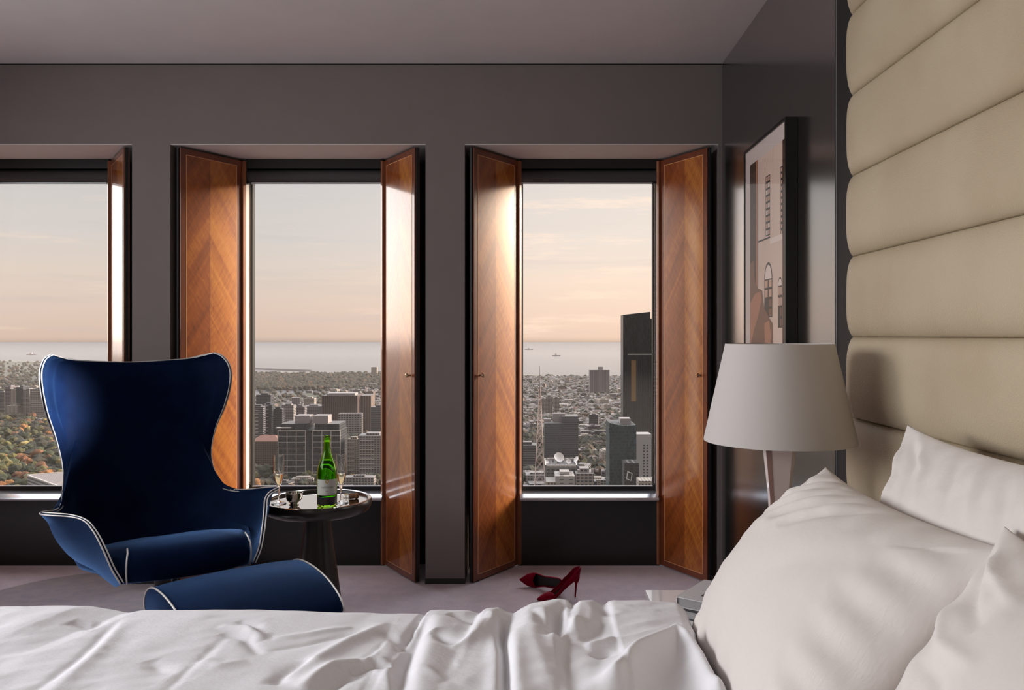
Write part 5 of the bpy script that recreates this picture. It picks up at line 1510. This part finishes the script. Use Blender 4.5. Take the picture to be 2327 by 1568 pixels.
# ---- trees
def ico(sub):
    bm = bmesh.new(); bmesh.ops.create_icosphere(bm, subdivisions=sub, radius=1.0)
    v = [tuple(x_.co) for x_ in bm.verts]; f = [tuple(y_.index for y_ in x_.verts) for x_ in bm.faces]; bm.free(); return v, f
def leafmat(name, stops, island):
    m, nt, b, out = new_mat(name)
    src = nt.node('ShaderNodeNewGeometry').outputs['Random Per Island'] if island else nt.node('ShaderNodeObjectInfo').outputs['Random']
    co = nt.coord(); n = nt.noise(co, 0.9 if not island else 0.25, 3.0)
    c = nt.ramp(nt.math('ADD', src, nt.math('MULTIPLY', nt.math('SUBTRACT', n, .5), .25)), stops)
    nt.link(c, b.inputs['Base Color']); b.inputs['Roughness'].default_value = .9
    nt.link(nt.bump(n, 1.0, 1.5), b.inputs['Normal']); return m
stops = [(0, s2l(46, 50, 34)), (.2, s2l(70, 70, 42)), (.36, s2l(54, 58, 38)), (.5, s2l(96, 82, 52)), (.64, s2l(118, 84, 52)), (.76, s2l(70, 66, 44)), (.9, s2l(128, 86, 50)), (1, s2l(128, 112, 66))]
LTS = [('orange', leafmat('orange_foliage', [(0, s2l(112, 78, 46)), (.5, s2l(142, 94, 52)), (1, s2l(160, 110, 60))], False)), ('olive', leafmat('olive_foliage', [(0, s2l(66, 66, 38)), (.5, s2l(84, 80, 46)), (1, s2l(104, 98, 54))], False)),
       ('dark green', leafmat('green_foliage', [(0, s2l(38, 44, 30)), (.5, s2l(52, 58, 38)), (1, s2l(64, 70, 44))], False)), ('russet', leafmat('russet_foliage', [(0, s2l(84, 56, 40)), (.5, s2l(104, 70, 48)), (1, s2l(124, 82, 54))], False)), ('yellow', leafmat('yellow_foliage', [(0, s2l(120, 104, 56)), (.5, s2l(146, 126, 70)), (1, s2l(160, 142, 84))], False))]
stops2 = [(0, s2l(29, 32, 24)), (.3, s2l(41, 42, 29)), (.55, s2l(55, 49, 34)), (.75, s2l(34, 36, 27)), (.9, s2l(77, 55, 36)), (1, s2l(52, 50, 32))]
LM = leafmat('distant_foliage', stops2, True)
iv, if_ = ico(3)
tp = []
for k in range(20):
    LT = LTS[(0, 1, 2, 1, 2, 3, 2, 1, 0, 2, 3, 1, 2, 4, 1, 2, 3, 1, 2, 1)[k]][1]
    v = []
    for p_ in iv:
        vv = Vector(p_); n1 = mnoise.noise(vv * 1.3 + Vector((k * 7, 0, 0))) * .42 + mnoise.noise(vv * 3.2 + Vector((0, k * 5, 0))) * .36 + mnoise.noise(vv * 7 + Vector((0, k * 5, 3))) * .26
        r_ = 1 + n1; v.append((vv.x * r_ * 6.5, vv.y * r_ * 6.5, 9 + vv.z * r_ * 5.2))
    kk = len(v)
    tr_ = [(.5 * math.cos(a), .5 * math.sin(a), z_) for z_ in (0, 6) for a in (0, 1.57, 3.14, 4.71)]
    me = bpy.data.meshes.new('park_tree'); me.from_pydata(v + tr_, [], if_ + [(kk + j, kk + (j + 1) % 4, kk + 4 + (j + 1) % 4, kk + 4 + j) for j in range(4)])
    me.materials.append(LT); me.polygons.foreach_set('use_smooth', [True] * len(me.polygons)); tp.append(me)
rt = random.Random(5); ts = []; tries = 0
def tree_ok(x_, y_, r_):
    return all(math.hypot(a - x_, b_ - y_) > (c_ + r_) * .62 for a, b_, c_ in ts)
while len(ts) < 285 and tries < 60000:
    tries += 1
    if rt.random() < .72: px, py = rt.uniform(-10, 150), rt.uniform(952, 1128)
    elif rt.random() < .6: px, py = rt.uniform(575, 868), rt.uniform(1055, 1130)
    else: px, py = rt.uniform(1183, 1487), rt.uniform(950, 1120)
    x_, y_ = gp(px, py); r_ = rt.uniform(4.2, 8.2) if px < 500 else rt.uniform(3.5, 6.5)
    if not all((abs(a - x_) > c_ * .7 + r_ * .6 or abs(b_ - y_) > c_ * .7 + r_ * .6) for a, b_, c_ in taken): continue
    if not tree_ok(x_, y_, r_): continue
    ts.append((x_, y_, r_))
for i, (x_, y_, r_) in enumerate(ts):
    ki = i % 20; o = bpy.data.objects.new('park_tree', tp[ki]); COL.objects.link(o)
    o.location = (x_, y_, GZ); s_ = r_ / 6.5; o.scale = (s_, s_, s_ * rt.uniform(.85, 1.25)); o.rotation_euler = (0, 0, rt.uniform(0, 6.28))
    px = 1203 + x_ * F / y_
    cn_ = LTS[(0, 1, 2, 1, 2, 3, 2, 1, 0, 2, 3, 1, 2, 4, 1, 2, 3, 1, 2, 1)[ki]][0]
    if px < 440:
        pyv = 763 + (EYE - GZ) * F / y_; ro = ['first', 'second', 'third', 'fourth', 'fifth', 'sixth', 'seventh', 'eighth', 'ninth'][int(min(8, max(0, (pyv - 950) / 20)))]
        where = 'in %s row, %s the left window' % (ro, ['at the left edge of', 'left of centre of', 'near the armchair in', 'behind the armchair wing in'][int(min(3, max(0, px / 33)))])
    else: where = place(x_, y_)
    setp(o, '%s %s tree %s' % ('large' if r_ > 6.6 else 'small' if r_ < 5 else 'medium', cn_, where), 'tree', 'trees of the park' if px < 440 else 'trees between the buildings')
# mass of further trees
bv, bf = ico(1); bv = np.array(bv); V = []; Fc = []; k0 = 0
rn_ = np.random.RandomState(4)
def put(px, py, r_):
    global k0
    x_, y_ = gp(px, py)
    if y_ > cut_y(x_) - 60: return
    if any(abs(a - x_) < c_ * .7 + r_ * .5 and abs(b_ - y_) < c_ * .7 + r_ * .5 for a, b_, c_ in taken[:75]): return
    j = 1 + rn_.uniform(-.18, .18, bv.shape); p_ = bv * j * np.array([r_, r_, r_ * .85]) + np.array([x_, y_, GZ + r_ * .75])
    V.append(p_); Fc.extend([tuple(i + k0 for i in g) for g in bf]); k0 += len(bv)
for _ in range(3600): put(rn_.uniform(-420, 480), rn_.uniform(822, 955), rn_.uniform(6, 12))
for _ in range(5000): put(rn_.uniform(-1500, 2600), 830 + rn_.rand() ** 1.4 * 260, rn_.uniform(6, 12))
for _ in range(2600): put(rn_.uniform(430, 980), 851 + rn_.rand() * 36, rn_.uniform(7, 13))
for _ in range(1500): put(rn_.uniform(430, 980), rn_.uniform(885, 1110), rn_.uniform(4, 8.5))
for _ in range(5200): put(rn_.uniform(1080, 1640), 856 + rn_.rand() ** 1.3 * 200, rn_.uniform(4, 8.5))
for _ in range(4200): put(rn_.uniform(-150, 320), rn_.uniform(945, 1160), rn_.uniform(3.5, 7))
o = mesh('distant_trees', np.concatenate(V), Fc, LM); setp(o, 'mass of distant trees between the houses and around the lake', 'trees', kind='stuff')

# ------------------------------------------------------------------ evening haze over the city and the bay
hz, nt, b, out = new_mat('evening_haze'); nt.n.remove(b)
vs = nt.node('ShaderNodeVolumeScatter'); vs.inputs['Color'].default_value = (0.95, 0.86, 0.80, 1)
vs.inputs['Density'].default_value = 0.34e-4; vs.inputs['Anisotropy'].default_value = 0.0
nt.link(vs.outputs[0], out.inputs['Volume'])
hzo = box('haze', -9000, 120, GZ - 3, 9000, 9000, -62, hz); setp(hzo, 'thin evening haze lying over the city and the bay', 'haze', kind='stuff')
